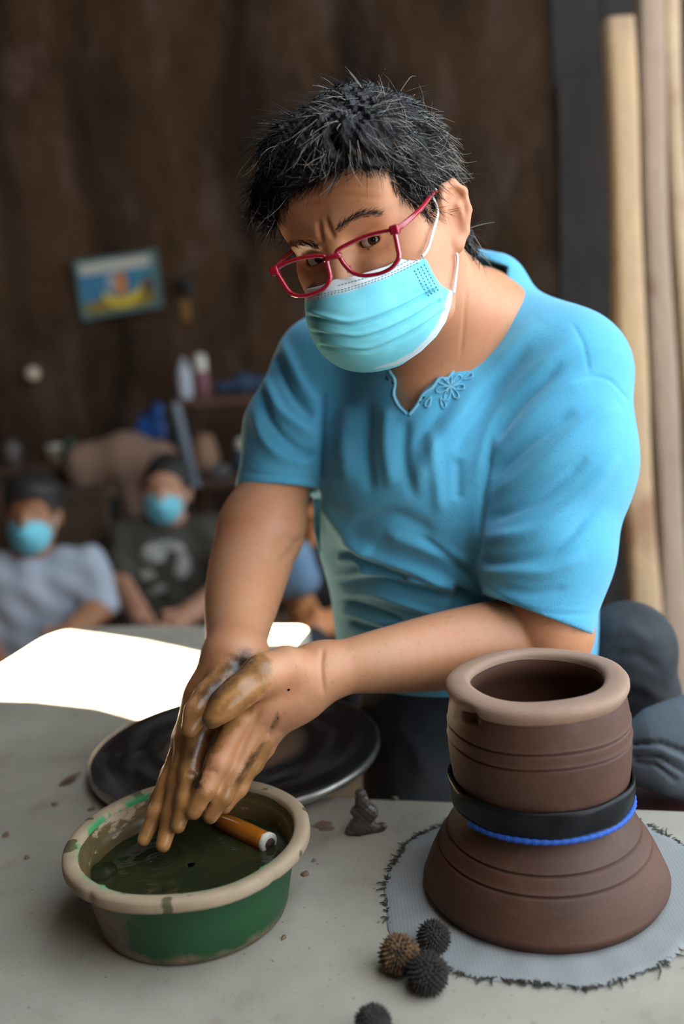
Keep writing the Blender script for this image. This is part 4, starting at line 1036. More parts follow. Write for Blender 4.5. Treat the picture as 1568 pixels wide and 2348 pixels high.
dashes([(775, 655), (830, 640), (890, 620), (955, 588)], 8, 4.5); dashes([(705, 684), (765, 668), (804, 659), (887, 630), (960, 596)], 8, 4.5); dashes([(705, 690), (765, 673), (804, 664), (887, 635), (960, 602)], 8, 4.5)
for k in range(4): dashes([(950+k*7.5, 620-k*4.5), (972+k*7.5, 662-k*4.5), (986+k*7, 684-k*4.5)], 8, 4, .0006)
tag(st.build('stitching', M_stitch, fm), kind='stuff')
M_loop = simple('white_elastic', (.80, .80, .76), rough=.8)
def loop_tube(pts, parent):
    P = []
    for x_, y_, dl in pts:
        a_ = on_bvh(body_bvh, x_, y_, dl)
        if a_ is not None: P.append(a_)
    MB().tube(to_world(catmull(P, 6)), .00145, 8).build('ear_loop', M_loop, parent, smooth=True)
loop_tube([(960, 588, .006), (972, 572, .005), (984, 535, .004), (994, 492, .005), (1003, 450, .006), (1007, 436, .005)], fm)
loop_tube([(1030, 672, .005), (1034, 655, .004), (1040, 622, .003), (1042, 596, .003), (1041, 580, .003)], fm)

# ---- glasses
def rot_(y, p, r):
    F0 = np.array([-math.sin(y)*math.cos(p), -math.sin(p), math.cos(y)*math.cos(p)]); r0 = np.array([math.cos(y), 0, math.sin(y)]); u0 = np.cross(F0, r0)
    R0 = math.cos(r)*r0+math.sin(r)*u0; return np.stack([R0, np.cross(F0, R0), F0])
GM = rot_(math.radians(25), math.radians(12), math.radians(11)); GC = hl(0, -.0128, .1195)
def gp(px, py, lift=0):
    d = np.array([(px-CX)/FPX, -(py-CY)/FPX, -1.]); t = (GC@GM[2])/(d@GM[2]); return d*t+GM[2]*lift
mt, nt, b = newmat('red_acetate'); b.inputs['Base Color'].default_value = (.42, .012, .035, 1); b.inputs['Roughness'].default_value = .12; b.inputs['Transmission Weight'].default_value = .25; b.inputs['Coat Weight'].default_value = .4; M_red = mt
mt, nt, b = newmat('spectacle_lens'); nt.nodes.remove(b); out = nt.nodes['Material Output']
tp_ = N(nt, 'ShaderNodeBsdfTransparent'); tp_.inputs[0].default_value = (.93, .90, .86, 1); gl = N(nt, 'ShaderNodeBsdfGlossy'); gl.inputs['Roughness'].default_value = .02
lw = N(nt, 'ShaderNodeLayerWeight'); lw.inputs[0].default_value = .25; mx = N(nt, 'ShaderNodeMixShader')
nt.links.new(mathn(nt, 'ADD', mathn(nt, 'MULTIPLY', lw.outputs['Fresnel'], .30), .02), mx.inputs[0]); nt.links.new(tp_.outputs[0], mx.inputs[1]); nt.links.new(gl.outputs[0], mx.inputs[2]); nt.links.new(mx.outputs[0], out.inputs[0]); M_lens = mt
gz = empty('glasses', tuple(to_world(GC))); tag(gz, 'red plastic rectangular eyeglasses worn low on the nose by the potter', 'glasses')
LR = [(773, 576), (801, 559), (842, 541), (885, 530), (901, 530), (906, 541), (911, 565), (914, 590), (900, 612), (874, 626), (838, 632), (811, 626), (792, 609), (780, 591)]
LL = [(633, 618), (657, 603), (696, 591), (734, 587), (746, 592), (751, 610), (756, 635), (750, 654), (734, 667), (703, 677), (678, 677), (662, 667), (649, 648), (638, 630)]
fr_ = MB()
for Lp in (LR, LL):
    C2 = catmull(Lp, 6, True); n_ = len(C2); V = []; T = np.roll(C2, -1, 0)-np.roll(C2, 1, 0); T /= np.linalg.norm(T, axis=1)[:, None]; cen = C2.mean(0)
    NO = np.stack([T[:, 1], -T[:, 0]], 1); NO *= np.sign(((C2-cen)*NO).sum(1).mean())
    secs = [(-4.5, .0012), (-3.2, .0022), (3.2, .0022), (5, .0012), (5, -.0016), (3.2, -.0024), (-3.2, -.0024), (-4.5, -.0016)]
    for i in range(n_):
        for o_, l_ in secs: p_ = C2[i]+NO[i]*o_; V.append(to_world(gp(p_[0], p_[1], l_)))
    m_ = len(secs); fr_.add(V, [[i*m_+k, i*m_+(k+1) % m_, ((i+1) % n_)*m_+(k+1) % m_, ((i+1) % n_)*m_+k] for i in range(n_) for k in range(m_)])
    inn = [to_world(gp(*(C2[i]-NO[i]*2.5))) for i in range(n_)]; c0 = to_world(gp(*cen, .0010))
    lens = obj('lens', [c0]+inn, [[0, 1+i, 1+(i+1) % n_] for i in range(n_)], M_lens, gz)
fr_.tube(to_world(np.array([gp(745, 597), gp(752, 592, .001), gp(764, 589, .0018), gp(774, 587, .001), gp(783, 586)])), [.0030, .0027, .0025, .0027, .0030], 10)
frame = fr_.build('frame', M_red, gz, smooth=True)
for pts in ([gp(799, 612, -.002), gp(792, 624, -.006)], [gp(752, 632, -.002), gp(757, 640, -.006)]):
    MB().tube(to_world(np.array([pts[0], (pts[0]+pts[1])/2, pts[1]])), [.0015, .0022, .0014], 8).build('nose_pad', M_red, gz, smooth=True)
H1, H0 = gp(905, 527), gp(630, 621)
e1 = hl(.0775, .018, .004); e0 = hl(-.0775, .018, .004)
for A_, B_, nm in ((H1, e1, 1), (H0, e0, -1)):
    out_ = HM[0]*nm*.006; m1 = A_+(B_-A_)*.45+out_; pts = catmull([A_, A_+(B_-A_)*.1+out_*.8, m1, B_, B_+(B_-A_)*.18-HM[1]*.012], 6)
    MB().tube(to_world(pts), np.linspace(.0028, .0019, len(pts)), 8).build('temple', M_red, gz, smooth=True)
    MB().box(to_world(A_), (.0085, .0085, .0075), (GM @ CAMM)).build('hinge', M_red, gz, bevel=.0018)

# ------------------------------------------------------------------ people in the background
def bg_person(label, d, head, tilt, sh, hip, arms, knees, c_shirt, c_skin, c_tro, sleeve=.45, mask=True, cap_h=False, extra=None, face_dn=0.0):
    k = FPX/d; body_ = Field(); hx, hy = head; P0 = cm(hx, hy, d)
    up = np.array([-math.sin(tilt), math.cos(tilt)*math.cos(face_dn), math.sin(face_dn)]); up /= np.linalg.norm(up); fw_ = np.array([0, -math.sin(face_dn), math.cos(face_dn)]); fw_ -= up*(fw_@up); fw_ /= np.linalg.norm(fw_); rt_ = np.cross(up, fw_)
    M = np.stack([rt_, up, fw_]); h = lambda x, y, z: P0+np.array([x, y, z]) @ M
    body_.add(ell(h(0, .02, -.01), (.074, .095, .092), M), .02); body_.add(ell(h(0, -.055, .03), (.055, .062, .055), M), .03)
    body_.add(cap(h(0, .0, .085), h(0, -.035, .10), .008, .012), .012)
    for s in (-1, 1):
        body_.add(ell(h(s*.076, -.01, -.01), (.009, .03, .018), M), .006); body_.sub(ell(h(s*.032, .005, .092), (.018, .010, .012), M), .012); body_.add(cap(h(s*.012, .026, .082), h(s*.045, .022, .066), .008, .007), .012)
    body_.add(ell(h(0, -.062, .088), (.02, .007, .008), M), .006)
    S = [cm(*sh[0], d+.04), cm(*sh[1], d+.04)]; mid = (S[0]+S[1])/2; H_ = cm(*hip, d+.10)
    body_.add(cap(h(0, -.05, -.03), mid+np.array([0, .01, 0]), .052, .06), .03)
    body_.add(cap(S[0], S[1], .05, .05), .03)
    sh_f = Field(); L_ = S[0]+(S[1]-S[0])*.22; R_2 = S[0]+(S[1]-S[0])*.78
    for a in (L_, R_2, mid+np.array([0, 0, .02])): sh_f.add(cap(a+np.array([0, -.05, 0]), H_+(a-mid)*.9, .088, .098), .06)
    sh_f.add(cap(S[0], S[1], .060, .060), .04)
    allp = [P0, H_, S[0], S[1]]
    for ai, pts in enumerate(arms):
        pp = [S[ai]]+[cm(*q_) for q_ in pts]; allp += pp; rr = [.050, .043, .036, .03][:len(pp)]
        body_.chain(pp, rr, .02)
        a = S[ai]; b_ = S[ai]+(pp[1]-S[ai])*(sleeve/.5); sh_f.chain([a, b_], [.066, .060], .03)
        wv_ = pp[-1]; dr = pp[-1]-pp[-2]; dr /= np.linalg.norm(dr); sd_ = np.cross(dr, [0, 0, 1.]); sd_ /= np.linalg.norm(sd_)+1e-9
        body_.add(cap(wv_, wv_+dr*.07, .028, .034), .02)
        for f_ in range(4): o_ = (f_-1.5)*.018; body_.chain([wv_+dr*.07+sd_*o_, wv_+dr*.115+sd_*o_*1.1-np.array([0, .004, .008]), wv_+dr*.14+sd_*o_-np.array([0, .016, .012])], [.0095, .009, .008], .006)
        body_.chain([wv_+dr*.03+sd_*.028, wv_+dr*.075+sd_*.052], [.012, .009], .01); allp.append(wv_+dr*.15)
    bo = np.array(allp); V, F = body_.mesh(bo.min(0)-.16, bo.max(0)+.16, .0055, 1)
    mt_ = MATS.get('bgskin%d' % int(c_skin[0]*1000)) or skin_mat('bgskin%d' % int(c_skin[0]*1000), c_skin, tuple(x*.7 for x in c_skin), (c_skin[0], c_skin[1]*.88, c_skin[2]*.85))
    pr = obj('person', to_world(V), F, mt_); tag(pr, label, 'person')
    sh_f.sub(cap(mid+np.array([0, .06, .02]), h(0, -.06, 0), .050, .07), .01)
    V, F = sh_f.mesh(bo.min(0)-.2, bo.max(0)+.2, .008, 1); n_ = vnormals(V, F); V = V+n_*(.004*np.sin(V[:, 0]*60+V[:, 1]*25)+.003*np.sin(V[:, 1]*70+V[:, 0]*40))[:, None]
    so2 = obj('shirt', to_world(V), F, c_shirt, pr); bv = bvh_of(V, F)
    tr_ = Field()
    tr_.add(cap(H_+np.array([-.07, -.06, 0]), H_+np.array([.07, -.06, 0]), .10, .10), .03)
    for kx in knees: K = cm(*kx); tr_.chain([H_+np.array([np.sign(K[0]-H_[0])*.08, -.08, .02]), K, K+np.array([0, -.24, -.05])], [.085, .065, .05], .03)
    b2 = np.array([H_]+[cm(*kx) for kx in knees]); V, F = tr_.mesh(b2.min(0)-np.array([.2, .46, .25]), b2.max(0)+.2, .012, 1)
    obj('trousers', to_world(V), F, c_tro, pr)
    hf_ = Field(); hf_.add(ell(h(0, .035, -.02), (.084, .094, .100), M), .01)
    hf_.sub(ell(h(0, -.035, .075), (.075, .085, .07), M), .01); hf_.sub(half(h(0, -.035, 0), up), .01)
    V, F = hf_.mesh(P0-.16, P0+.16, .005, 1); n_ = vnormals(V, F); V = V+n_*(.003*np.sin(V[:, 0]*300)*np.sin(V[:, 1]*260))[:, None]
    obj('hair', to_world(V), F, MATS['bg_hair'], pr)
    if cap_h:
        cf = Field(); cf.add(ell(h(0, .062, -.012), (.088, .075, .103), M), .01); cf.sub(half(h(0, .050, 0), up), .006); cf.add(ell(h(0, .052, .09), (.06, .006, .045), M), .01)
        V, F = cf.mesh(P0-.2, P0+.22, .005, 1); obj('cap', to_world(V), F, MATS['bg_hair'], pr)
    if mask:
        m2 = Field(); m2.add(ell(h(0, -.055, .035), (.063, .068, .062), M), .02); m2.add(cap(h(0, -.03, .093), h(0, -.055, .10), .012, .013), .04)
        m2.isect(half(h(0, -.022, .09), up*.98+fw_*.1), .004); m2.isect(half(h(0, 0, .008), -fw_), .004)
        V, F = m2.mesh(P0-.2, P0+.2, .005, 1); F = F[body_.value(V[F].mean(1)) > .003]; mk = obj('face_mask', to_world(V), F, MATS['bg_mask']); tag(mk, mask, 'face mask')
        for s in (-1, 1): MB().tube(to_world(catmull([h(s*.058, -.03, .03), h(s*.072, -.015, .012), h(s*.080, .0, -.012), h(s*.072, -.03, .012), h(s*.058, -.075, .03)], 4)), .0016, 5).build('ear_loop', M_loop, mk, smooth=True)
    return pr, so2, bv
simple('bg_hair', (.007, .006, .006), (.014, .011, .010), 60, .6); simple('bg_mask', (.13, .52, .66), (.20, .60, .72), 14, .8)
M_wt = simple('white_tee', (.42, .46, .53), (.35, .39, .46), 9, .9); M_ot = simple('olive_tee', (.050, .046, .034), (.065, .058, .044), 12, .9); M_bt = simple('black_top', (.010, .010, .011), (.016, .015, .015), 12, .9)
M_dt = simple('dark_trousers', (.012, .014, .020), (.02, .022, .03), 12, .9)
bg_person('seated onlooker in a pale grey-white T-shirt and dark cap at the left edge', 3.05, (76, 1180), .03, ((-58, 1312), (196, 1300)), (56, 1572), [[(-85, 1400, 3.05), (-20, 1500, 2.9)], [(230, 1392, 3.05), (165, 1448, 2.88)]], [(-50, 1600, 2.75), (120, 1600, 2.75)], M_wt, (.34, .16, .08), M_dt, .43, 'light blue face mask on the onlooker in the white T-shirt', True)
_, so2, bv = bg_person('seated onlooker in a dark olive T-shirt with a white chest print', 3.42, (382, 1122), -.06, ((294, 1232), (492, 1222)), (395, 1476), [[(272, 1335, 3.36), (312, 1398, 3.16)], [(520, 1345, 3.36), (430, 1412, 3.16)]], [(310, 1480, 3.07), (490, 1480, 3.07)], M_ot, (.50, .26, .16), M_dt, .40, 'light blue face mask on the onlooker in the olive T-shirt')
# chest print
M_print = simple('white_print', (.42, .43, .38), (.34, .35, .30), 20, .9)
prt = [[(320, 1262), (345, 1245), (385, 1235), (418, 1246), (438, 1285), (432, 1320), (415, 1332), (398, 1312), (408, 1280), (395, 1258), (372, 1290), (350, 1296), (324, 1285)], [(322, 1300), (350, 1306), (366, 1318), (352, 1328), (330, 1330), (322, 1318)], [(345, 1345), (375, 1338), (385, 1352), (362, 1366), (344, 1362)]]
pm = MB()
for pl in prt:
    xs = np.arange(310, 446, 5.); ys = np.arange(1230, 1372, 5.)
    gx, gy = np.meshgrid(xs, ys, indexing='ij'); ins = poly_sd(np.stack([gx.ravel(), gy.ravel()], 1), pl).reshape(gx.shape) < 1.5
    idx = -np.ones(gx.shape, int); V = []
    for i in range(gx.shape[0]):
        for j in range(gx.shape[1]):
            if ins[i, j]:
                a_ = on_bvh(bv, gx[i, j], gy[i, j], .003)
                if a_ is not None: idx[i, j] = len(V); V.append(to_world(a_))
    pm.add(V, [[idx[i, j], idx[i, j+1], idx[i+1, j+1], idx[i+1, j]] for i in range(gx.shape[0]-1) for j in range(gx.shape[1]-1) if min(idx[i, j], idx[i, j+1], idx[i+1, j+1], idx[i+1, j]) >= 0])
if pm.v: pm.build('shirt_print', M_print, so2, smooth=True)
bg_person('crouching onlooker in a black top seen between the potter\'s arm and waist', 2.75, (726, 1165), -.25, ((690, 1268), (830, 1262)), (800, 1470), [[(668, 1345, 2.68), (690, 1385, 2.5)], [(850, 1390, 2.68), (760, 1430, 2.5)]], [(700, 1500, 2.4), (840, 1500, 2.4)], M_bt, (.48, .20, .075), M_dt, .2, False, False, None, .55)
M_denim = simple('blue_denim', (.075, .14, .22), (.11, .18, .27), 14, .9)
g_ = Field(); g_.chain([cm(676, 1275, 2.36), cm(692, 1326, 2.34)], [.036, .045], .03); g_.chain([cm(676, 1275, 2.36), cm(645, 1330, 2.36)], [.036, .045], .03); V, F = g_.mesh(cm(672, 1280, 2.35)-.16, cm(672, 1280, 2.35)+.16, .006, 1)
bagd = obj('denim_bag', to_world(V), F, M_denim); tag(bagd, 'blue denim bundle held by the onlooker behind the potter\'s arm', 'bag')
# benches the onlookers sit on
M_oldwood = simple('old_wood', (.10, .06, .035), (.06, .036, .022), 7, .85, .3, 20, .01, stretch=(1, 6, 6))
def bench(x0, x1, y, z, label, dp=.34):
    b_ = empty('bench', ((x0+x1)/2, y, FZ)); tag(b_, label, 'bench')
    MB().box(((x0+x1)/2, y, z-.02), (x1-x0, dp, .04)).build('seat', M_oldwood, b_, bevel=.004)
    for xx in (x0+.06, x1-.06):
        for yy in (-dp*.36, dp*.36): MB().box((xx, y+yy, (FZ+z-.04)/2), (.05, .05, z-.04-FZ)).build('leg', M_oldwood, b_, bevel=.003)
tag(MB().box((-.95, 3.2, FZ+.008), (1.7, .9, .016)).build('floor_mat', M_oldwood, None, bevel=.004), 'woven brown floor mat under the two masked onlookers', 'mat')
# ------------------------------------------------------------------ wooden poles leaning at the right
def pole_mat(name, c1, c2, c3):
    mt, nt, b = newmat(name); b.inputs['Roughness'].default_value = .75
    c = mixc(nt, noise_fac(nt, 3.2, 4, .6, stretch=(2, 2, 1), lo=.35, hi=.65), c1, c2)
    c = mixc(nt, mathn(nt, 'MULTIPLY', noise_fac(nt, 5.5, 3, .5, stretch=(1.5, 1.5, .8), lo=.60, hi=.72), .75), c, c3)
    c = mixc(nt, mathn(nt, 'MULTIPLY', noise_fac(nt, 30, 4, .6, stretch=(4, 4, .25), lo=.5, hi=.75), .35), c, c3)
    nt.links.new(c, b.inputs['Base Color']); bump(nt, b, noise_fac(nt, 18, 4, stretch=(4, 4, .3), lo=0, hi=1), .3, .01); return mt
M_p1 = pole_mat('yellow_pine', (.40, .265, .135), (.34, .23, .135), (.20, .08, .035)); M_p2 = pole_mat('grey_pine', (.24, .165, .115), (.28, .20, .14), (.13, .06, .032)); M_p3 = pole_mat('pale_pine', (.42, .31, .19), (.33, .23, .14), (.22, .11, .055))
def pole(A, B, w, dep, mat, label, seed, sq=True):
    r = random.Random(seed); pts = []; n_ = 22
    for i in range(n_+1):
        s = i/n_; p = np.array(A)*(1-s)+np.array(B)*s; pts.append(p+np.array([.005*math.sin(s*9+seed), .004*math.cos(s*7), 0]))
    V = []; sec = 12; a = np.array([1., 0, 0]); b_ = np.array([0, 1., 0]); ph = r.uniform(0, 6)
    for i, p in enumerate(pts):
        sw = 1+.045*math.sin(i*.9+ph)+.05*math.exp(-((i-8-seed % 5)/1.3)**2)+.06*math.exp(-((i-15)/1.2)**2)
        for k in range(sec):
            t = 2*math.pi*(k+.5)/sec; c_, s_ = math.cos(t), math.sin(t); e = .5 if sq else 1.0
            V.append(p+a*math.copysign(abs(c_)**e, c_)*w*sw+b_*math.copysign(abs(s_)**e, s_)*dep*sw)
    F = [[i*sec+k, i*sec+(k+1) % sec, (i+1)*sec+(k+1) % sec, (i+1)*sec+k] for i in range(n_) for k in range(sec)]+[list(range(sec))[::-1], [n_*sec+k for k in range(sec)]]
    return tag(obj('wooden_pole', V, F, mat), label, 'pole', 'rough timber poles leaning at the right')
def pole_px(top, bot, d0, d1, wpx, mat, label, seed, dep=.03):
    T, B_ = at(*top, d0), at(*bot, d1); u = (B_-T)/(B_[2]-T[2]); G = T+u*(FZ-T[2]); return pole(T, G, wpx*d0/FPX, dep, mat, label, seed)
pole_px((1412, 45), (1474, 1400), 2.04, 1.99, 33, M_p1, 'squared yellow timber pole with a visible sawn top end', 1)
pole_px((1482, -80), (1534, 1400), 2.11, 2.05, 30, M_p2, 'greyish rough timber pole, middle one of the three', 2)
pole_px((1530, -80), (1596, 1400), 2.22, 2.15, 20, M_p3, 'thin pale timber pole nearest the right edge of the picture', 3)
# dark plank leaning in shadow beside the poles
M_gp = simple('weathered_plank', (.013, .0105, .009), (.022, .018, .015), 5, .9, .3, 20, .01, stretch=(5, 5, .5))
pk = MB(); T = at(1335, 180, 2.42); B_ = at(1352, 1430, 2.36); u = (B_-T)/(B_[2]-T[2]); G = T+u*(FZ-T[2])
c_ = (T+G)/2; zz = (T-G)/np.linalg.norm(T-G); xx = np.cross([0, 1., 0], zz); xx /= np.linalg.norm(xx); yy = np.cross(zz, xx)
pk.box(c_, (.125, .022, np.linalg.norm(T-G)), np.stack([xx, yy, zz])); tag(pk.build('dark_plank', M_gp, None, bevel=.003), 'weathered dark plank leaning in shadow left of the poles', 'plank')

# ------------------------------------------------------------------ folded cloth and red cushion beside the potter
Mden = simple('grey_blue_cloth', (.085, .10, .115), (.06, .073, .088), 18, .9, .3, 260, .002)
fc = Field()
for i, (x_, y_, d_, r_) in enumerate([(1600, 1690, 1.13, .048), (1560, 1705, 1.12, .044), (1510, 1715, 1.12, .038), (1478, 1725, 1.125, .030)]):
    if i: fc.add(cap(pc, cm(x_, y_, d_), pr_, r_), .02)
    pc, pr_ = cm(x_, y_, d_), r_
fc.chain([cm(1600, 1790, 1.12), cm(1530, 1765, 1.10), cm(1480, 1760, 1.11)], [.03, .026, .022], .01)
V, F = fc.mesh(cm(1540, 1720, 1.12)-.14, cm(1540, 1720, 1.12)+.14, .003, 1); n_ = vnormals(V, F)
for pl, w, a in [([(1450, 1706), (1510, 1702), (1568, 1724)], 5, -.006), ([(1452, 1732), (1510, 1736), (1568, 1770)], 4, -.006), ([(1455, 1746), (1500, 1752), (1550, 1790)], 4, -.005), ([(1450, 1719), (1510, 1718), (1568, 1745)], 7, .004)]: V = stroke(V, n_, pl, w, a, False)
tag(obj('folded_cloth', to_world(V), F, Mden), 'folded grey-blue cloth with curved creases at the right edge', 'cloth')
tag(MB().box((.37, 1.10, -.083), (.34, .12, .10)).build('red_cushion', simple('dark_red_fabric', (.060, .010, .010), (.04, .008, .008), 20, .9), None, True, .03, 5), 'dark red cushion under the folded cloth behind the pots', 'cushion')
sb = empty('stool', (.45, 1.3, FZ)); tag(sb, 'dark wooden bench the potter sits on', 'bench')
MB().box((.4575, 1.30, -.156), (.585, .54, .04)).build('seat', M_oldwood, sb, bevel=.004)
for xx_ in (.20, .72):
    for yy_ in (1.06, 1.54): MB().box((xx_, yy_, (FZ-.176)/2), (.05, .05, -.176-FZ)).build('leg', M_oldwood, sb, bevel=.003)
bench(-.22, .24, 2.74, -.555, 'short bench under the crouching onlooker in black')

# ------------------------------------------------------------------ back of the room
# framed picture on the wall
def wallq(px, py, y): d = ray(px, py); return CC+d*(y/d[1])
YW = YB-.05
pc4 = [wallq(170, 600, YW), wallq(357, 572, YW), wallq(374, 702, YW), wallq(190, 735, YW)]
def pq(u, v, l=0):  # u right, v down in the picture
    return (pc4[0]*(1-u)*(1-v)+pc4[1]*u*(1-v)+pc4[2]*u*v+pc4[3]*(1-u)*v)+np.array([0, -l, 0])
pic = empty('framed_picture', tuple(pq(.5, .5))); tag(pic, 'small bright framed picture hanging crooked on the mud wall', 'picture')
def quadp(u0, v0, u1, v1, l, th): 
    a = [pq(u0, v0, l), pq(u1, v0, l), pq(u1, v1, l), pq(u0, v1, l)]; b_ = [q+np.array([0, th, 0]) for q in a]
    return a+b_, [[0, 3, 2, 1], [4, 5, 6, 7], [0, 1, 5, 4], [1, 2, 6, 5], [2, 3, 7, 6], [3, 0, 4, 7]]
M_teal = simple('teal_frame', (.10, .20, .20), (.07, .14, .15), 20, .6)
for a in ((0, 0, 1, .05), (0, .93, 1, 1), (0, .05, .04, .93), (.93, .05, 1, .93)): MB().add(*quadp(*a, .012, .02)).build('frame_bar', M_teal, pic)
MB().add(*quadp(.04, .05, .93, .93, .002, .006)).build('print_sky', simple('print_blue', (.03, .16, .36), (.05, .26, .36), 8, .6), pic)
MB().add(*quadp(.05, .06, .92, .26, .0045, .001)).build('print_banner', simple('print_white', (.52, .52, .46), rough=.6), pic)
def blobp(pts, l, mat, name):
    P = catmull(pts, 5, True); MB().add([pq(u_, v_, l) for u_, v_ in P], [list(range(len(P)))[::-1]]).build(name, mat, pic)
blobp([(.06, .76), (.3, .70), (.6, .72), (.9, .68), (.91, .90), (.5, .92), (.07, .91)], .004, simple('print_ochre', (.30, .20, .02), (.2, .16, .02), 10, .6), 'print_ground')
blobp([(.30, .58), (.42, .70), (.56, .72), (.70, .66), (.78, .54), (.74, .76), (.62, .88), (.46, .88), (.34, .78)], .006, simple('print_yellow', (.75, .55, .03), (.6, .45, .02), 10, .6), 'print_crescent')
blobp([(.47, .33), (.53, .30), (.59, .34), (.60, .62), (.53, .68), (.46, .62)], .007, simple('print_orange', (.55, .22, .04), rough=.6), 'print_figure')
blobp([(.36, .34), (.45, .30), (.45, .56), (.38, .58)], .006, simple('print_pale', (.35, .40, .48), rough=.6), 'print_cloud')
blobp([(.80, .48), (.88, .44), (.91, .62), (.84, .74), (.78, .66)], .006, simple('print_brown', (.12, .07, .04), rough=.6), 'print_tree')
# pale bulb in a wall socket
q = wallq(74, 857, YB-.09); bl = empty('wall_bulb', tuple(q)); tag(bl, 'pale round bulb on the mud wall at the left edge', 'bulb')
MB().lathe([(max(.030*math.sin(a), 1e-4), -.030*math.cos(a)) for a in np.linspace(0, math.pi, 12)], tuple(q), 20).build('glass', simple('milk_glass', (.62, .50, .38), rough=.35), bl, smooth=True)
MB().tube([q+np.array([0, .025, 0]), q+np.array([0, .085, 0])], [.018, .026], 14).build('socket', M_oldwood, bl, smooth=True)
# black hook with an ochre tag
q = wallq(424, 655, YB-.05); hk = empty('wall_hook', tuple(q)); tag(hk, 'black knob with an ochre tag hanging right of the picture', 'hook')
MB().lathe([(max(.036*math.sin(a), 1e-4), -.036*math.cos(a)) for a in np.linspace(0, math.pi, 10)], tuple(q), 16).build('knob', M_black, hk, smooth=True)
MB().tube([q, q+np.array([0, .06, 0])], .012, 8).build('peg', M_black, hk, smooth=True)
MB().box(wallq(425, 712, YB-.045), (.035, .008, .09)).build('tag', simple('ochre_tag', (.22, .11, .03), rough=.8), hk, bevel=.002)

# shelf unit
DS = 3.75
def sq(px, py, d=DS): return at(px, py, d)
sh_ = empty('shelf', tuple(sq(520, 1000))); tag(sh_, 'dark wooden shelf rack with two boards behind the onlookers', 'shelf')
M_shelf = simple('shelf_wood', (.13, .065, .038), (.08, .042, .026), 7, .8, stretch=(1, 6, 6)); M_strut = simple('grey_blue_paint', (.16, .19, .23), (.11, .135, .17), 12, .7)
p_ = sq(405, 918); q_ = sq(405, 1112)
zt1, zt2, x0, y0 = p_[2], q_[2], p_[0], p_[1]
MB().box((x0+.36, y0+.13, zt1-.014), (.76, .28, .028)).build('board', M_shelf, sh_, bevel=.003)
MB().box((x0+.40, y0+.13, zt2-.014), (.70, .28, .028)).build('board', M_shelf, sh_, bevel=.003)
for a_, b_ in (((402, 925), (448, 1115)),): MB().tube([sq(*a_)+np.array([0, -.02, 0]), sq(*b_)+np.array([0, -.02, 0])], .020, 4).build('strut', M_strut, sh_)
for xx_ in (x0+.03, x0+.72):
    MB().box((xx_, y0+.26, (FZ+zt1+.05)/2), (.035, .035, zt1+.05-FZ)).build('upright', M_shelf, sh_, bevel=.003)
def bottle(px, base_z, h, r, parts, label, yoff=.08):
    """parts: list of (name, profile, material) with profile in r,z fractions"""
    x_ = sq(px, 915)[0]; y_ = y0+yoff; e = empty('bottle', (x_, y_, base_z)); tag(e, label, 'bottle')
    for nm, prof, mat in parts: MB().lathe([(max(a*r, 1e-4), b_*h) for a, b_ in prof], (x_, y_, base_z+.001), 20).build(nm, mat, e, smooth=True)
M_wp = simple('white_plastic', (.55, .60, .66), (.45, .5, .57), 14, .5); M_pk = simple('rose_plastic', (.22, .065, .085), (.17, .05, .07), 14, .5); M_bw = simple('bone_white', (.62, .60, .52), rough=.5); M_gr = simple('green_glass', (.012, .055, .03), rough=.25); M_navy = simple('navy_plastic', (.02, .045, .10), (.03, .07, .15), 12, .5)
bottle(422, zt1, .155, .029, [('body', [(.0, 0), (.95, 0), (1, .05), (1, .6), (.8, .72), (.42, .8)], M_wp), ('nozzle', [(.42, .8), (.45, .84), (.2, .97), (.12, 1.0), (0, 1)], M_wp)], 'slim white squeeze bottle standing on the shelf corner')
bottle(461, zt1, .165, .026, [('body', [(0, 0), (.95, 0), (1, .05), (1, .56), (.9, .6)], M_pk), ('cap', [(.9, .6), (.92, .62), (.92, .86), (.7, .97), (0, 1)], M_bw)], 'rose-coloured bottle with a white cap on the shelf')
bottle(535, zt2, .14, .032, [('body', [(0, 0), (1, 0), (1, .5), (.6, .64), (.5, .7)], M_navy), ('cap', [(.5, .7), (.62, .72), (.62, .94), (0, 1)], M_bw)], 'dark blue bottle with a pale cap on the lower shelf', .1)
def lumpy(name, pts, rad, mat, label, cat, k=.03, res=.008, fl_=None, amp=.004):
    f_ = Field()
    for (a, b_), (ra, rb) in zip(zip(pts[:-1], pts[1:]), zip(rad[:-1], rad[1:])): f_.add(cap(a, b_, ra, rb), k)
    if fl_ is not None: f_.isect(half((0, 0, fl_), (0, 0, -1)), .004)
    P = np.array(pts); V, F = f_.mesh(P.min(0)-max(rad)-.05, P.max(0)+max(rad)+.05, res, 1); n_ = vnormals(V, F)
    V = V+n_*(amp*np.sin(V[:, 0]*55+2*np.sin(V[:, 2]*30))*np.sin(V[:, 2]*40+V[:, 1]*30))[:, None]
    if fl_ is not None: V[:, 2] = np.maximum(V[:, 2], fl_)
    return tag(obj(name, V, F, mat), label, cat)
b0 = np.array([sq(505, 915)[0], y0+.1, zt1+.028]); lumpy('folded_rag', [b0, b0+np.array([.08, .01, .006]), b0+np.array([.16, 0, .01])], [.026, .036, .030], M_navy, 'crumpled navy rag lying on the upper shelf', 'rag', fl_=zt1+.001)
b0 = np.array([sq(480, 1105)[0], y0+.02, zt2+.02]); lumpy('tool_pile', [b0, b0+np.array([.03, 0, .008]), b0+np.array([.06, .0, .01])], [.018, .022, .018], simple('grey_tools', (.13, .13, .14), (.06, .06, .065), 25, .6), 'heap of small grey tools on the lower shelf', 'tools', fl_=zt2+.001)
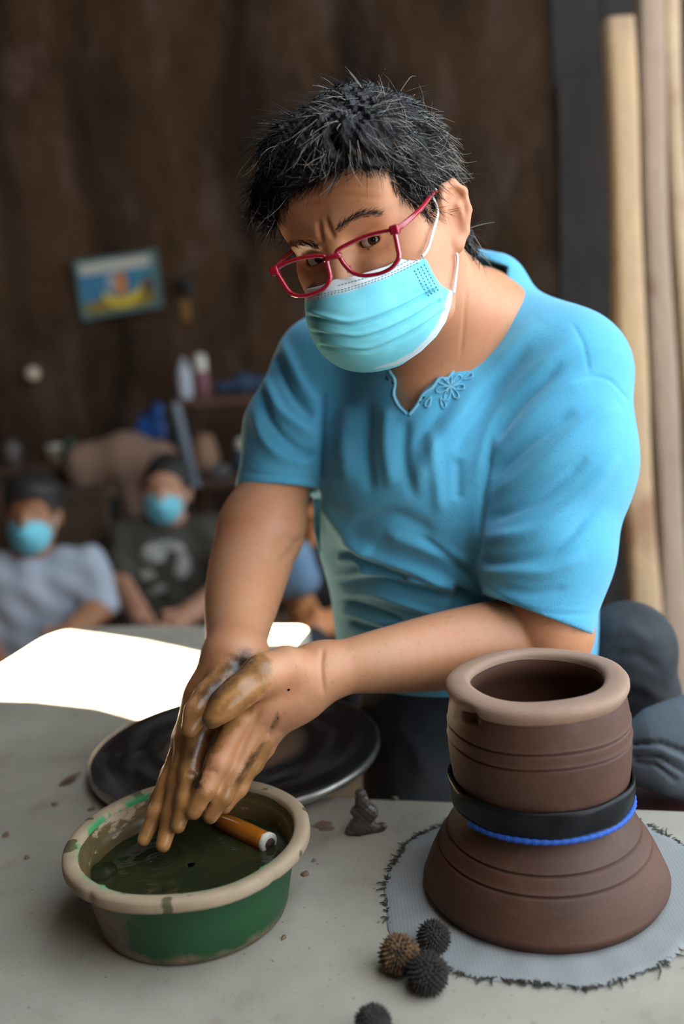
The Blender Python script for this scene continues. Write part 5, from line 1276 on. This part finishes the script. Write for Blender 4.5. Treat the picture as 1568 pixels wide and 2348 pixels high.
# tan cloth draped over a chair back
M_tan = simple('tan_cloth', (.33, .20, .145), (.26, .155, .11), 6, .9)
dc = Field(); tops = [at(200, 1066, 3.85), at(290, 1052, 3.85), at(365, 1062, 3.85)]
dc.chain(tops, [.075, .092, .075], .06)
for t_ in tops: dc.add(cap(t_, (t_[0], t_[1]+.0, FZ+.085), .075, .085), .05)
dc.isect(half((0, 0, FZ+.002), (0, 0, -1)), .004)
V, F = dc.mesh(np.array([-1.15, 3.65, FZ-.02]), np.array([-.52, 4.0, .22]), .010, 1); n_ = vnormals(V, F)
V = V+n_*(.010*np.sin(V[:, 0]*75+1.5*np.sin(V[:, 2]*9))*np.clip((.05-V[:, 2])*6, .1, 1))[:, None]; V[:, 2] = np.maximum(V[:, 2], FZ+.001)
tag(obj('draped_cloth', V, F, M_tan), 'large tan cloth draped over furniture behind the onlookers', 'cloth')
b0 = np.array([sq(462, 1060)[0], y0+.12, zt2+.055]); lumpy('paper_sack', [b0, b0+np.array([-.005, 0, .07])], [.055, .045], simple('tan_sack', (.36, .21, .13), (.28, .16, .10), 8, .9), 'tan sack on the lower shelf behind the grey strut', 'sack', .05, .008, zt2+.001, .004)
# brown wicker hamper with a dark post
def wick():
    mt, nt, b = newmat('wicker'); b.inputs['Roughness'].default_value = .8; wv = N(nt, 'ShaderNodeTexWave'); wv.inputs['Scale'].default_value = 30; wv.inputs['Distortion'].default_value = 1.5; wv.bands_direction = 'Z'
    tc = N(nt, 'ShaderNodeTexCoord'); nt.links.new(tc.outputs['Object'], wv.inputs['Vector']); nt.links.new(mixc(nt, wv.outputs['Fac'], (.055, .034, .016), (.12, .07, .035)), b.inputs['Base Color']); bump(nt, b, wv.outputs['Fac'], .6, .01); return mt
a_ = at(186, 1128, 3.72); a_ = np.array([a_[0], 3.60, a_[2]]); hm = empty('wicker_hamper', (a_[0], a_[1], FZ)); tag(hm, 'brown wicker hamper between the two masked onlookers', 'hamper')
hh = a_[2]-FZ; MB().box((a_[0], a_[1], FZ+hh/2), (.25, .20, hh), taper=1.04).build('basket', wick(), hm, bevel=.01)
MB().box((a_[0], a_[1], FZ+hh+.012), (.27, .215, .024)).build('lid', wick(), hm, bevel=.006)
a_ = at(264, 1140, 3.6); MB().box((a_[0], a_[1], (FZ+a_[2])/2), (.032, .032, a_[2]-FZ)).build('p', M_black)
dp = bpy.data.objects['p']; dp.name = 'dark_post'; tag(dp, 'thin black post standing beside the wicker hamper', 'post')
# blue jerrycan and green bottle on a crate row by the wall
cr_ = at(338, 1006, 4.16); cz = cr_[2]-.005
M_crate = simple('crate_wood', (.045, .03, .02), (.03, .02, .014), 9, .85)
cra = empty('crate', (cr_[0], cr_[1]+.02, FZ)); tag(cra, 'tall dark crate under the blue can by the back wall', 'crate')
for i in range(6):
    zz_ = FZ+(cz-FZ)*(i+.5)/6; MB().box((cr_[0], cr_[1]-.09, zz_), (.31, .018, (cz-FZ)/6-.012)).build('slat', M_crate, cra)
MB().box((cr_[0], cr_[1]+.02, (FZ+cz)/2), (.30, .20, cz-FZ)).build('box', M_crate, cra)
M_blue = simple('blue_plastic', (.012, .09, .33), (.016, .12, .42), 12, .4); x_, y_ = cr_[0]+.02, cr_[1]
cn = empty('blue_can', (x_, y_, cz)); tag(cn, 'bright blue plastic can with a slanted neck by the back wall', 'can')
MB().box((x_, y_, cz+.045), (.125, .09, .09), taper=.85).build('body', M_blue, cn, bevel=.014, seg=3)
MB().tube([(x_+.02, y_, cz+.085), (x_+.035, y_, cz+.12), (x_+.042, y_, cz+.15)], [.034, .022, .017], 12).build('neck', M_blue, cn, smooth=True)
MB().tube([(x_-.035, y_, cz+.085), (x_-.03, y_, cz+.105), (x_, y_, cz+.108), (x_+.018, y_, cz+.10)], .007, 8).build('handle', M_blue, cn, smooth=True)
# low wall cupboard with jars at the far left
a_ = at(110, 1085, 3.95)+np.array([-.035, .04, 0]); tz = a_[2]; tbk = empty('side_cupboard', (a_[0], a_[1]+.1, FZ)); tag(tbk, 'dark low cupboard with clutter on top at the far left', 'cupboard')
MB().box((a_[0]-.06, a_[1]+.14, (FZ+tz)/2), (.52, .30, tz-FZ)).build('carcass', M_crate, tbk, bevel=.004)
MB().box((a_[0]-.06, a_[1]+.13, tz+.012), (.56, .34, .024)).build('top', M_shelf, tbk, bevel=.003)
for dx in (-.19, .07): MB().box((a_[0]+dx, a_[1]-.016, (FZ+tz)/2), (.24, .014, tz-FZ-.06)).build('door', M_shelf, tbk, bevel=.002)
tz += .024; CUPY = a_[1]
def bt2(px, h, r, parts, label, yo=.08):
    x_ = at(px, 1080, 3.95)[0]; y_ = CUPY+yo; e = empty('bottle', (x_, y_, tz)); tag(e, label, 'bottle')
    for nm, prof, mat in parts: MB().lathe([(max(a*r, 1e-4), b_*h) for a, b_ in prof], (x_, y_, tz), 18).build(nm, mat, e, smooth=True)
bt2(148, .10, .036, [('body', [(0, 0), (1, 0), (1, .55), (.5, .75), (.45, .9)], M_gr), ('cap', [(.5, .9), (.5, 1), (0, 1)], M_gr)], 'squat green glass bottle on the dark cupboard')
bt2(112, .075, .034, [('body', [(0, 0), (1, 0), (1.05, .7), (.9, .85)], simple('beige_tub', (.26, .20, .15), rough=.7)), ('cap', [(.98, .85), (.98, 1), (0, 1)], M_bw)], 'beige tub with a pale lid beside the green bottle')
bt2(12, .12, .035, [('body', [(0, 0), (1, 0), (1, .7), (.4, .86)], simple('grey_jar', (.13, .11, .10), rough=.5)), ('cap', [(.44, .86), (.44, 1), (0, 1)], M_black)], 'grey jar with black cap at the far left of the cupboard')
